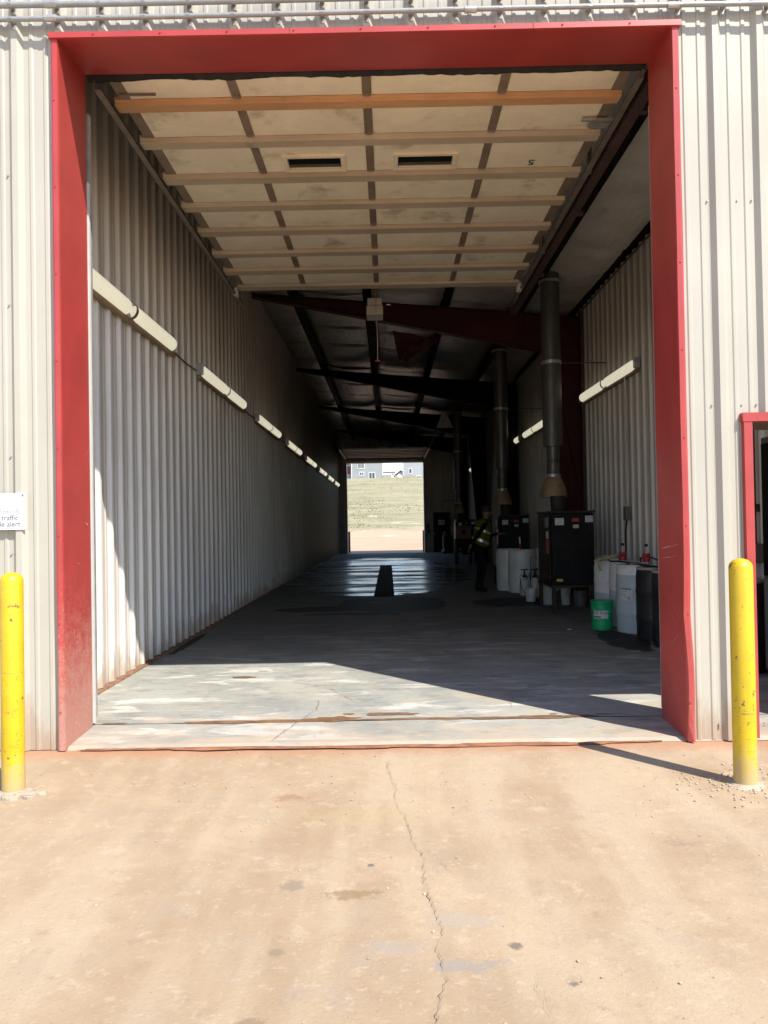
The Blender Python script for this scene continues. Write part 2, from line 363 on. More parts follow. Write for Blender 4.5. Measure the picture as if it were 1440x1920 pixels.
# ------------------------------------------------------------------ mesh builder
class MB:
    def __init__(s): s.v = []; s.f = []; s.mi = []; s.cur = 0
    def add(s, vs_, fs):
        o = len(s.v); s.v += [tuple(p) for p in vs_]
        for f in fs: s.f.append(tuple(i+o for i in f)); s.mi.append(s.cur)
        return s
    def box(s, x0, x1, y0, y1, z0, z1):
        return s.add([(x0,y0,z0),(x1,y0,z0),(x1,y1,z0),(x0,y1,z0),(x0,y0,z1),(x1,y0,z1),(x1,y1,z1),(x0,y1,z1)],
              [(0,3,2,1),(4,5,6,7),(0,1,5,4),(1,2,6,5),(2,3,7,6),(3,0,4,7)])
    def hexa(s, p): return s.add(p, [(0,3,2,1),(4,5,6,7),(0,1,5,4),(1,2,6,5),(2,3,7,6),(3,0,4,7)])
    def cyl(s, p0, p1, r0, r1=None, n=16, caps=True):
        r1 = r0 if r1 is None else r1
        p0 = Vector(p0); p1 = Vector(p1); d = (p1-p0).normalized()
        a = d.orthogonal().normalized(); b = d.cross(a)
        vs_ = []
        for p, r in ((p0, r0), (p1, r1)):
            for i in range(n):
                t = 2*math.pi*i/n; vs_.append(p + a*math.cos(t)*r + b*math.sin(t)*r)
        fs = [(i, (i+1) % n, n+(i+1) % n, n+i) for i in range(n)]
        if caps: fs += [tuple(range(n))[::-1], tuple(range(n, 2*n))]
        return s.add(vs_, fs)
    def tube(s, pts, r, n=8):
        pts = [Vector(p) for p in pts]; vs_ = []; a = None
        for i, p in enumerate(pts):
            d = (pts[min(i+1, len(pts)-1)] - pts[max(i-1, 0)]).normalized()
            if a is None: a = d.orthogonal().normalized()
            else: a = (a - d*a.dot(d)).normalized()
            b = d.cross(a)
            rr = r[i] if isinstance(r, (list, tuple)) else r
            for j in range(n):
                t = 2*math.pi*j/n; vs_.append(p + a*math.cos(t)*rr + b*math.sin(t)*rr)
        fs = []
        for i in range(len(pts)-1):
            for j in range(n): fs.append((i*n+j, i*n+(j+1) % n, (i+1)*n+(j+1) % n, (i+1)*n+j))
        fs += [tuple(range(n))[::-1], tuple(range((len(pts)-1)*n, len(pts)*n))]
        return s.add(vs_, fs)
    def lathe(s, prof, c=(0,0,0), n=28, sx=1, sy=1):
        vs_ = []; m = len(prof)
        for (r, z) in prof:
            for j in range(n):
                t = 2*math.pi*j/n; vs_.append((c[0]+r*sx*math.cos(t), c[1]+r*sy*math.sin(t), c[2]+z))
        fs = [(i*n+j, i*n+(j+1) % n, (i+1)*n+(j+1) % n, (i+1)*n+j) for i in range(m-1) for j in range(n)]
        fs += [tuple(range(n))[::-1], tuple(range((m-1)*n, m*n))]
        return s.add(vs_, fs)
    def prism(s, poly, lo, hi, axis='y'):
        n = len(poly)
        def P(p, h): return {'y': (p[0], h, p[1]), 'x': (h, p[0], p[1]), 'z': (p[0], p[1], h)}[axis]
        vs_ = [P(p, lo) for p in poly] + [P(p, hi) for p in poly]
        fs = [(i, (i+1) % n, n+(i+1) % n, n+i) for i in range(n)] + [tuple(range(n))[::-1], tuple(range(n, 2*n))]
        return s.add(vs_, fs)
    def grid(s, fn, nu, nv, flip=False):
        vs_ = [fn(i/nu, j/nv) for j in range(nv+1) for i in range(nu+1)]
        w = nu+1
        fs = [(j*w+i, j*w+i+1, (j+1)*w+i+1, (j+1)*w+i) for j in range(nv) for i in range(nu)]
        if flip: fs = [f[::-1] for f in fs]
        return s.add(vs_, fs)
    def build(s, name, mat, parent=None, smooth=None, bevel=0, kind=None):
        me = bpy.data.meshes.new(name)
        off = Vector((0,0,0)); p = parent
        while p is not None: off += p.location; p = p.parent
        me.from_pydata([(x-off.x, y-off.y, z-off.z) for x, y, z in s.v], [], s.f)
        mats = mat if isinstance(mat, (list, tuple)) else [mat]
        for q in mats: me.materials.append(MATS[q])
        if len(mats) > 1: me.polygons.foreach_set('material_index', s.mi)
        me.validate(); me.update()
        import bmesh
        bm = bmesh.new(); bm.from_mesh(me); bmesh.ops.recalc_face_normals(bm, faces=bm.faces)
        if bevel:
            es = [e for e in bm.edges if len(e.link_faces) == 2 and e.calc_face_angle(0) > .6]
            bmesh.ops.bevel(bm, geom=es, offset=bevel, segments=2, profile=.5, affect='EDGES', clamp_overlap=True)
        bm.to_mesh(me); bm.free()
        if smooth is not None:
            me.polygons.foreach_set('use_smooth', [True]*len(me.polygons)); me.set_sharp_from_angle(angle=R(smooth))
        o = bpy.data.objects.new(name, me); COL.objects.link(o); o.parent = parent
        if kind: o['kind'] = kind
        return o
def tag(o, label, cat, group=None):
    o['label'] = label; o['category'] = cat
    if group: o['group'] = group
    return o
def thing(name, label, cat, loc=(0,0,0), group=None, rz=0):
    o = bpy.data.objects.new(name, None); COL.objects.link(o); o.location = loc; o.rotation_euler = (0, 0, rz)
    o.empty_display_size = .2
    return tag(o, label, cat, group)
def copy_tree(o, parent=None, loc=None, label=None, rz=None):
    c = o.copy(); COL.objects.link(c); c.parent = parent
    if loc is not None: c.location = loc
    if rz is not None: c.rotation_euler = (0, 0, rz)
    if label: c['label'] = label
    for ch in [x for x in bpy.data.objects if x.parent == o]: copy_tree(ch, c)
    return c
def text_mesh(txt, size, extrude=.0008):
    cu = bpy.data.curves.new('txt', 'FONT'); cu.body = txt; cu.size = size; cu.extrude = extrude
    cu.align_x = 'CENTER'; cu.align_y = 'CENTER'
    ob = bpy.data.objects.new('txt', cu); COL.objects.link(ob)
    dg = bpy.context.evaluated_depsgraph_get(); dg.update()
    me = bpy.data.meshes.new_from_object(ob.evaluated_get(dg))
    v = [tuple(p.co) for p in me.vertices]; f = [tuple(p.vertices) for p in me.polygons]
    bpy.data.objects.remove(ob); bpy.data.curves.remove(cu); bpy.data.meshes.remove(me)
    return v, f
def fz(y): return 0.0 if y < 12 else -.13*min(1, (y-12)/25.0)
YF = 37.0
def zroof(x): return 6.10 - .09*x

# ------------------------------------------------------------------ setting: ground, driveway, floor
g = MB().add([(-900,-500,-.16),(900,-500,-.16),(900,105,-.16),(-900,105,-.16)], [(0,1,2,3)]).build('ground', 'red_dirt'); g['kind'] = 'structure'
def drv(u, v):
    x = -14+28*u; y = -16+15.995*v
    z = -.022 + .006*mnoise.noise(Vector((x*.6, y*.6, 0)))
    if y > -.5: z += .008*mnoise.noise(Vector((x*4, y*4, 3)))*max(0, 1+y*2)
    return (x, y, z)
dm = MB().grid(drv, 160, 100)
dm.add([(-14,-16,-.021),(14,-16,-.021),(14,-16,-.16),(-14,-16,-.16)], [(0,1,2,3)])
drive = dm.build('driveway', 'driveway_concrete', smooth=40); drive['kind'] = 'structure'
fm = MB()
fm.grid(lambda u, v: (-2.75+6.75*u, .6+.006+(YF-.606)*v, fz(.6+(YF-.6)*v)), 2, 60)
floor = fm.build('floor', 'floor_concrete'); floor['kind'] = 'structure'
def thr(u, v):
    x = -2.30+5.9*u; y = -.012+.606*v
    e = .014*mnoise.noise(Vector((x*3, 1, 0))) if v < .01 else 0
    zz = -.001 - (.02 if v < .01 else 0) + .003*mnoise.noise(Vector((x*2, y*5, 9)))
    return (x, y+e, zz)
thm = MB().grid(thr, 120, 18)
thres = thm.build('threshold', 'floor_concrete', smooth=40); thres['kind'] = 'structure'
def blob(cx, cy, rx, ry, z, seed, n=40):
    pts = []
    for i in range(n):
        t = 2*math.pi*i/n
        f = 1 + .55*mnoise.noise(Vector((math.cos(t)*1.7+seed, math.sin(t)*1.7, seed))) + .2*mnoise.noise(Vector((math.cos(t)*5, math.sin(t)*5, seed)))
        pts.append((cx+rx*f*math.cos(t), cy+ry*f*math.sin(t)))
    b = MB(); b.add([(x, y, z) for x, y in pts] + [(cx, cy, z+.003)], [(i, (i+1) % n, n) for i in range(n)]); return b
for i, (cx, cy, rx, ry) in enumerate([(-1.3,.60,.34,.040),(-.85,.612,.34,.036),(-.45,.645,.20,.075),(-.02,.78,.22,.045),(.2,.62,.46,.030),(.75,.61,.36,.036),(1.12,.615,.24,.055),(1.42,.625,.18,.035),
       (-2.12,.62,.09,.02),(-.33,.80,.05,.02),(-1.45,2.35,.10,.05),(1.63,.68,.06,.018),(1.25,.70,.03,.012)]):
    blob(cx, cy, rx, ry, .0035, i*3.7+1).build('mud_puddle', 'mud', floor)
for i, (cx, cy, rx, ry) in enumerate([(-1.1,-.035,.5,.045),(-.2,-.045,.55,.036),(.85,-.04,.55,.046),(-1.75,-.02,.38,.026),(.4,-.055,.38,.03),(1.5,-.025,.30,.026)]):
    blob(cx, cy, rx, ry, -.017+.0022*i*0+.004, i*2.1+40).build('mud_line', 'mud_red', drive)
def crack(pts, w, parent, z=-.0105):
    P = [Vector((x, y, 0)) for x, y in pts]; fine = []
    for a, b in zip(P, P[1:]):
        n = max(2, int((b-a).length/.012))
        for i in range(n):
            p = a.lerp(b, i/n); q = mnoise.noise(p*7)*.014 + mnoise.noise(p*31)*.010 + mnoise.noise(p*90)*.008
            fine.append(p + Vector((q, q*.5, 0)))
    fine.append(P[-1]); bmv = []; fs = []
    for i, p in enumerate(fine):
        d = (fine[min(i+1, len(fine)-1)]-fine[max(i-1, 0)]).normalized(); nn = Vector((-d.y, d.x, 0))
        ww = w*(.15+1.7*abs(mnoise.noise(p*19)))*min(1, i/4, (len(fine)-1-i)/4)
        bmv += [(p.x-nn.x*ww, p.y-nn.y*ww, z), (p.x+nn.x*ww, p.y+nn.y*ww, z)]
        if i: fs.append((2*i-2, 2*i-1, 2*i+1, 2*i))
    MB().add(bmv, fs).build('crack', 'crack_fill', parent)
CR = [(-.03,-.35),(-.021,-.613),(.025,-.90),(.003,-1.03),(.072,-1.417),(.104,-1.65),(.133,-1.854),(.128,-2.06),(.151,-2.246),(.176,-2.372),(.173,-2.47),(.144,-2.56),(.164,-2.66),(.175,-2.77)]
crack(CR, .0019, drive, -.013)
crack([(.168,-2.72),(.155,-2.80),(.144,-2.842),(.124,-2.95),(.10,-3.1),(.12,-3.4)], .0020, drive, -.0125)
crack([(.104,-1.65),(.20,-1.80),(.24,-1.98)], .0012, drive, -.0125)
crack([(.46,-2.75),(.47,-2.95),(.48,-3.2)], .0008, drive, -.012)
crack([(-.85,.02),(-.78,.3),(-.70,.62),(-.60,.95),(-.62,1.3)], .004, floor, .006)
crack([(-.30,1.2),(-.55,1.75),(-.95,2.1)], .003, floor, .006)
crack([(.95,.9),(1.05,1.4),(.92,1.9),(1.05,2.6)], .003, floor, .006)
# loose grit on the driveway
gm = MB()
def stone(x, y, r, z):
    vs_ = []; n = 6
    for kz, rr in ((0, 1), (.55, .85)):
        for i in range(n):
            t = 2*math.pi*i/n; q = rr*r*(.7+.6*random.random()); vs_.append((x+q*math.cos(t), y+q*math.sin(t), z+kz*r))
    vs_.append((x, y, z+r*.8))
    gm.add(vs_, [(i, (i+1) % n, n+(i+1) % n, n+i) for i in range(n)] + [(n+i, n+(i+1) % n, 2*n) for i in range(n)])
for i in range(420):
    x = random.gauss(0, 1.6); y = -.06-abs(random.gauss(0, 1.35))
    stone(x, y, random.choice([.002, .002, .0025, .003, .004, .006]), -.020)
for i in range(240):
    a = random.random()*6.28; q = .09+abs(random.gauss(0, .15))
    stone(2.05+q*math.cos(a)*1.3, -.86+q*math.sin(a), random.uniform(.002, .008), -.020)
for i in range(60):
    a = random.random()*6.28; q = .07+abs(random.gauss(0, .05))
    stone(-2.2+q*math.cos(a), -.86+q*math.sin(a), random.uniform(.003, .01), -.020)
gr = gm.build('grit', 'pebble'); gr['kind'] = 'stuff'; gr['label'] = 'loose grit and small pebbles scattered on the dusty driveway'

# ------------------------------------------------------------------ ribbed sheet walls
def rib_profile(a0, a1, phase, pitch=.305, H=.036, hm=.0065):
    pts = set(); out = []
    k0 = math.floor((a0-phase)/pitch)-1; k1 = math.ceil((a1-phase)/pitch)+1
    raw = []
    for q in range(k0, k1+1):
        c = phase+q*pitch
        raw += [(c-.050, 0), (c-.020, H), (c+.020, H), (c+.050, 0)]
        for mofs in (.102, .203):
            raw += [(c+mofs-.018, 0), (c+mofs-.009, hm), (c+mofs+.009, hm), (c+mofs+.018, 0)]
    raw.sort()
    def hat(a):
        for (p, h), (q, g_) in zip(raw, raw[1:]):
            if p <= a <= q: return h if q == p else h+(g_-h)*(a-p)/(q-p)
        return 0
    out = [(a0, hat(a0))] + [(p, h) for p, h in raw if a0 < p < a1] + [(a1, hat(a1))]
    return out
def sheets(parent, mat, a0, a1, z0, z1, place, phase, name='wall_sheet', cover=.915, start=None, zf0=None, zf1=None):
    a = a0 if start is None else start; i = 0
    edges = []
    e = phase - .055 + cover*math.floor((a0-phase)/cover)
    while e < a1:
        lo, hi = max(e, a0), min(e+cover+.012, a1)
        if hi-lo > .02: edges.append((lo, hi))
        e += cover
    for i, (lo, hi) in enumerate(edges):
        pr = rib_profile(lo, hi, phase); b = MB(); lift = .0015*(i % 2)
        n = len(pr); vs_ = []
        for zi in (0, 1):
            for (p, h) in pr:
                z = (z0 if zf0 is None else zf0(p)) if zi == 0 else (z1 if zf1 is None else zf1(p))
                vs_.append(place(p, h+lift, z))
        b.add(vs_, [(j, j+1, n+j+1, n+j) for j in range(n-1)])
        b.build(name, mat, parent)

fwall = thing('front_wall', 'beige ribbed sheet metal front wall around the large red doorway', 'wall', (0, 0, 0))
front = lambda p, h, z: (p, -h, z)
XL, XR, ZH = -2.27, 2.045, 4.91
SX0, SX1, SZ = 2.49, 3.42, 2.15     # small doorway
sheets(fwall, 'facade_paint', -7.0, XL+.02, -.015, 6.6, front, -2.53)
sheets(fwall, 'facade_paint', XL+.02, XR-.02, ZH-.02, 6.6, front, -2.53)
sheets(fwall, 'facade_paint', XR-.02, SX0-.04, -.015, 6.5, front, 2.30)
sheets(fwall, 'facade_paint', SX0-.04, SX1+.04, SZ+.04, 6.5, front, 2.30)
sheets(fwall, 'facade_paint', SX1+.04, 7.0, -.015, 6.5, front, 2.30)
wc = MB()
wc.box(-7.0, XL-.012, .012, .55, -.15, 6.6); wc.box(XL-.012, XR+.012, .012, .55, 5.02, 6.6)
wc.box(XR+.012, SX0, .012, .40, -.15, 6.5); wc.box(SX0, SX1, .012, .40, SZ+.03, 6.5); wc.box(SX1, 7.0, .012, .52, -.15, 6.4)
wc.build('wall_core', 'wall_core', fwall)
sm = MB()
for x in [-2.53-.305*i for i in range(5)]:
    for z in (.07, 1.33, 2.0, 3.05, 3.95): sm.cyl((x-.065, -.012, z), (x-.065, .0, z), .006, n=8)
for x in [2.30+.305*i for i in range(2)]:
    for z in (.07, .09, 2.27, 3.68): sm.cyl((x-.065, -.012, z), (x-.065, .0, z), .006, n=8); sm.cyl((x+.14, -.010, z), (x+.14, .0, z), .006, n=8)
so = sm.build('panel_screws', 'galvanized', fwall); so['kind'] = 'stuff'

lwall = thing('left_wall', 'long ribbed metal wall along the left side of the bay', 'wall', (-2.687, .6, 0))
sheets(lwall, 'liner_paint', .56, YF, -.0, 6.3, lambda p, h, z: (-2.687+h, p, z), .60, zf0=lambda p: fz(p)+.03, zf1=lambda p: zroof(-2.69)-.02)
MB().box(-2.95, -2.72, .55, YF+.3, -.3, 6.5).build('wall_core', 'wall_core', lwall)
ba = MB()
for y0 in range(0, 36):
    ya, yb = .58+y0, min(.58+y0+1.0, YF)
    ba.hexa([(-2.69,ya,fz(ya)),(-2.63,ya,fz(ya)),(-2.63,yb,fz(yb)),(-2.69,yb,fz(yb)),(-2.69,ya,fz(ya)+.028),(-2.635,ya,fz(ya)+.02),(-2.635,yb,fz(yb)+.02),(-2.69,yb,fz(yb)+.028)])
ba.build('base_angle', 'rust_angle', lwall)
rwall = thing('right_wall', 'long ribbed metal wall along the right side behind the furnaces', 'wall', (3.9, .6, 0))
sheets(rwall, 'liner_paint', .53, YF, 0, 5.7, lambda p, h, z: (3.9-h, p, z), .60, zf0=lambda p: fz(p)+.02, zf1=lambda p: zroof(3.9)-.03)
MB().box(3.93, 4.2, .53, YF+.3, -.3, 5.9).build('wall_core', 'wall_core', rwall)
MB().tube([(3.84, .7, 5.60), (3.84, 5, 5.60), (3.84, 10.1, 5.58)], .011, 8).build('conduit', 'track_dark', rwall)
MB().box(3.80, 3.86, 9.78, 9.86, .0, 5.55).build('wall_post', 'track_dark', rwall)
FX0, FX1, FZ = -2.23, 1.95, 4.79
bwall = thing('rear_wall', 'dim ribbed metal rear wall around the far open doorway', 'wall', (0, YF, 0))
back = lambda p, h, z: (p, YF-h, z)
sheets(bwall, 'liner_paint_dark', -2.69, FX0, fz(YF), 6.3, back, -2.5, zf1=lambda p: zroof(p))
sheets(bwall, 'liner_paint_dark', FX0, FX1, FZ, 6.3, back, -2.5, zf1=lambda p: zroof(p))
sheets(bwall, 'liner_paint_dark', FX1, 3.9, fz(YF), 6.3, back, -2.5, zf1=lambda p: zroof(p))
bc = MB(); bc.box(-7, FX0, YF+.02, YF+.3, -.3, 6.6); bc.box(FX0, FX1, YF+.02, YF+.3, FZ, 6.6); bc.box(FX1, 7, YF+.02, YF+.3, -.3, 6.6)
bc.build('wall_core', 'wall_core', bwall)
ft = MB(); ft.box(FX0-.06, FX0+.012, YF-.06, YF+.31, -.15, FZ+.06)
ft.build('door_jamb', 'conduit_paint', bwall)
ft = MB(); ft.box(FX1-.012, FX1+.06, YF-.06, YF+.31, -.15, FZ+.06); ft.build('door_jamb', 'conduit_paint', bwall)
MB().box(FX0+.012, FX1-.012, YF-.05, YF+.3, FZ-.01, FZ+.07).build('door_head', 'track_dark', bwall)

# red doorway trim: folded sheet swept along its length
def jamb(prof, z0, z1, dent=None, n=40):
    b = MB(); m_ = len(prof); vs_ = []
    for i in range(n+1):
        for j, (x, y) in enumerate(prof):
            z = z0+(z1-.02+max(0, y+.046)*.170-z0)*i/n
            dx, dy = dent(j, z) if dent else (0, 0)
            vs_.append((x+dx, y+dy, z))
    b.add(vs_, [(i*m_+j, i*m_+j+1, (i+1)*m_+j+1, (i+1)*m_+j) for i in range(n) for j in range(m_-1)]); return b
sur = thing('door_surround', 'deep red painted sheet metal surround of the tall front doorway', 'door frame', (0, 0, 0))
def dentL(j, z):
    w = .004*mnoise.noise(Vector((z*1.3, j, 0))); return (w if j in (1, 2, 3) else 0, 0)
def dentR(j, z):
    b_ = math.exp(-((z-.38)/.28)**2)*.013 - math.exp(-((z-.85)/.15)**2)*.008
    w = .004*mnoise.noise(Vector((z*1.6, j, 5)))
    return ((b_ if j in (1, 2, 3) else b_*.4 if j == 4 else 0)+w, -.02*max(0, .15-z)/.15 if j in (1, 2) else 0)
jamb([(XL+.004, .0), (XL, -.045), (XL+.012, -.049), (XL+.043, -.047), (XL+.046, -.03), (XL+.008, .55), (XL-.02, .565)], .0-.012, ZH-.02, dentL).build('jamb', 'red_paint_dusty', sur)
jamb([(XR-.004, .0), (XR, -.045), (XR-.012, -.049), (XR-.043, -.047), (XR-.046, -.03), (XR-.008, .55), (XR+.02, .565)], .0-.012, ZH-.02, dentR).build('jamb', 'red_paint', sur)
hb = MB()
xs0, xs1 = XL-.012, XR+.018
hp = [(.004, ZH+.006), (-.062, ZH+.002), (-.064, ZH-.038), (-.046, ZH-.040), (.555, ZH+.062), (.56, ZH+.09)]
N = 24; vs_ = []
for i in range(N+1):
    x = xs0+(xs1-xs0)*i/N; sg = -.006*math.sin(math.pi*i/N)
    for j, (y, z) in enumerate(hp):
        xx = min(max(x, XL+.004), XR-.004) if j > 3 else x
        vs_.append((xx, y, z+sg))
M_ = len(hp)
hb.add(vs_, [(i*M_+j, i*M_+j+1, (i+1)*M_+j+1, (i+1)*M_+j) for i in range(N) for j in range(M_-1)])
hb.build('head', 'red_paint', sur)
MB().box(XL-.004, XL+.014, .568, .60, .02, 4.15).build('weather_strip', 'conduit_paint', sur)
hs = MB()
n = 90; top = []; bot = []
for i in range(n+1):
    x = XL+.005+(XR-XL-.01)*i/n
    top.append((x, .575, 5.02)); bot.append((x, .60+.01*mnoise.noise(Vector((x*6, 0, 0))), 4.955+.018*mnoise.noise(Vector((x*2.1, 3, 0)))+.010*mnoise.noise(Vector((x*14, 7, 0)))))
hs.add(top+bot, [(i, i+1, n+2+i, n+1+i) for i in range(n)])
hs.add([(a, b+.02, c) for a, b, c in top+bot], [(i, i+1, n+2+i, n+1+i) for i in range(n)])
hs.build('head_seal', 'rubber', sur)
def scrape(side, pts, w):
    # long paint scrape on the reveal: pts are (y, z)
    P = []; n = 14
    for i in range(n+1):
        u = i/n; y = pts[0][0]+(pts[1][0]-pts[0][0])*u; z = pts[0][1]+(pts[1][1]-pts[0][1])*u+.006*mnoise.noise(Vector((u*5, pts[0][1]*3, 0)))
        f = (y+.03)/.58; x = (XL+.046-.038*f+.0065) if side < 0 else (XR-.046+.038*f-.0065-.013*math.exp(-((z-.38)/.28)**2)*0)
        ww = w*(.2+1.2*abs(mnoise.noise(Vector((u*9, pts[0][1], 4)))))*min(1, 4*u, 4*(1-u))
        P += [(x, y, z-ww), (x, y, z+ww)]
    MB().add(P, [(2*i, 2*i+1, 2*i+3, 2*i+2) for i in range(n)]).build('scrape', 'scraped_paint', sur)
for pts, w in ((((.02, 1.32), (.50, 1.27)), .006), (((.05, 1.24), (.48, 1.20)), .004), (((.06, .70), (.28, .58)), .004), (((.0, .92), (.12, .80)), .005)): scrape(1, pts, w)
for pts, w in ((((.40, 1.55), (.47, 1.52)), .008), (((.30, .98), (.34, .86)), .006), (((.42, 2.02), (.50, 2.10)), .006), (((.02, 1.50), (.05, 1.2)), .004), (((.22, 1.25), (.30, 1.24)), .004)): scrape(-1, pts, w)
for x, y0_ in ((XL+.020, -.0495), (XR-.020, -.0495)):
    b = MB()
    for z in [.25+.6*i for i in range(8)]: b.cyl((x, y0_-.004, z), (x, y0_+.003, z), .006, n=8)
    b.build('trim_screws', 'red_paint', sur, kind='stuff')
b = MB()
for i in range(9): b.cyl((XL+.3+i*.46, -.070, ZH-.018), (XL+.3+i*.46, -.060, ZH-.018), .006, n=8)
b.build('trim_screws', 'red_paint', sur, kind='stuff')
for x in (-.62, 1.05): MB().box(x-.0015, x+.0015, -.0655, -.05, ZH-.04, ZH+.003).build('lap_seam', 'track_dark', sur)

sd = thing('small_door_frame', 'narrow red frame of the small side doorway right of bollard', 'door frame', (SX0, 0, 0))
b = MB(); b.box(SX0-.058, SX0-.002, -.045, 0, .0, SZ); b.box(SX0-.006, SX0+.006, -.03, .41, .0, SZ); b.build('jamb', 'red_paint', sd)
b = MB(); b.box(SX1+.002, SX1+.058, -.045, 0, .0, SZ); b.box(SX1-.006, SX1+.006, -.03, .52, .0, SZ); b.build('jamb', 'red_paint', sd)
b = MB(); b.box(SX0-.066, SX1+.066, -.05, 0, SZ, SZ+.06); b.build('head', 'red_paint', sd)
MB().box(SX0+.006, SX1-.006, -.01, .52, SZ+.002, SZ+.028).build('soffit', 'track_steel', sd)

# ------------------------------------------------------------------ roof
roof = thing('roof', 'sloping roof underside with sagging white insulation between dark purlins', 'roof', (0, 0, 6.1))
MB().prism([(-7, zroof(-7)+.16), (7, zroof(7)+.16), (7, zroof(7)+.3), (-7, zroof(-7)+.3)], -.1, YF+.4, 'y').build('roof_deck', 'wall_core', roof)
PX = [-1.82, -.34, 1.20, 2.66]
for px in PX:
    z = zroof(px); b = MB()
    b.box(px-.085, px+.085, .56, YF-.02, z-.212, z-.185); b.box(px-.03, px+.03, .56, YF-.02, z-.186, z-.01); b.box(px-.06, px+.06, .56, YF-.02, z-.02, z-.004)
    b.box(px-.075, px+.075, .56, YF-.02, z-.004, z+.02)
    b.build('purlin', 'purlin_steel', roof)
FY = [10.2, 17.7, 25.2, 32.7]
gaps = list(zip([-2.72]+PX, PX+[3.93])); ybays = [.55]+FY+[YF]
for gi, (xa, xb) in enumerate(gaps):
    for yi, (ya, yb) in enumerate(zip(ybays, ybays[1:])):
        sag = .09+.05*random.random(); sd_ = random.random()*50
        # creases across the blanket
        cre = [ya+(yb-ya)*(q+.5+.3*(random.random()-.5))/4 for q in range(4)]
        def ins(u, v, xa=xa, xb=xb, ya=ya, yb=yb, sag=sag, sd_=sd_, cre=cre):
            x = xa+(xb-xa)*u; y = ya+(yb-ya)*v
            s = sag*(4*u*(1-u))**.7*(.75+.5*mnoise.noise(Vector((y*.5, gi*3.1, sd_))))
            for c in cre: s -= .055*math.exp(-((y-c+.12*math.sin(u*3.1))/.07)**2)*(4*u*(1-u))
            s += .014*mnoise.noise(Vector((x*4, y*4, sd_)))
            return (x, y, zroof(x)-.01-s)
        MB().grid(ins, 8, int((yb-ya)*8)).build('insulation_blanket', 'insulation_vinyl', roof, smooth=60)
MB().box(3.75, 3.9, .56, YF, zroof(3.9)-.07, zroof(3.9)-.02).build('eave_strut', 'purlin_steel', roof)

fr_lab = ['dark red tapered steel frame nearest the door, behind first flue', 'second tapered steel roof frame from the front door', 'third tapered steel roof frame deep in the bay', 'last steel roof frame just before the far doorway']
def make_frame(Y, label, fm_):
    t = thing('steel_frame', label, 'steel frame', (3.7, Y, 0), 'tapered steel roof frames')
    zb = lambda x: 5.53-.207*x
    zt = lambda x: zroof(x)-.215
    b = MB()
    b.prism([(-2.68, max(zb(-2.68), 5.95)), (3.15, zb(3.15)), (3.88, zb(3.15)), (3.88, zt(3.88)), (-2.68, zt(-2.68))], Y-.006, Y+.006, 'y')
    b.build('web', fm_, t)
    b = MB(); b.prism([(-2.68, zb(-2.68)-.012), (3.2, zb(3.2)-.012), (3.2, zb(3.2)), (-2.68, zb(-2.68))], Y-.1, Y+.1, 'y'); b.build('lower_flange', fm_, t)
    b = MB(); b.prism([(-2.68, zt(-2.68)), (3.88, zt(3.88)), (3.88, zt(3.88)+.012), (-2.68, zt(-2.68)+.012)], Y-.1, Y+.1, 'y'); b.build('upper_flange', fm_, t)
    b = MB(); b.prism([(3.18, zb(3.18)), (3.88, zb(3.18)), (3.88, fz(Y)), (3.58, fz(Y))], Y-.006, Y+.006, 'y')
    b.prism([(3.17, zb(3.18)), (3.185, zb(3.18)), (3.59, fz(Y)), (3.575, fz(Y))], Y-.1, Y+.1, 'y'); b.box(3.868, 3.88, Y-.1, Y+.1, fz(Y), zt(3.88))
    b.build('column', fm_, t)
    for px in (PX[1], PX[3]):
        MB().tube([(px, Y-.05, zb(px)), (px+.02, Y-.42, zroof(px)-.2)], .018, 6).build('flange_brace', fm_, t)
    MB().tube([(3.25, Y-.1, zb(3.2)+.05), (3.55, Y-1.0, 2.2)], .012, 6).build('brace_rod', 'purlin_steel', t)
for Yf_, lb in zip(FY, fr_lab): make_frame(Yf_, lb, 'frame_maroon' if Yf_ < 11 else 'frame_shaded')

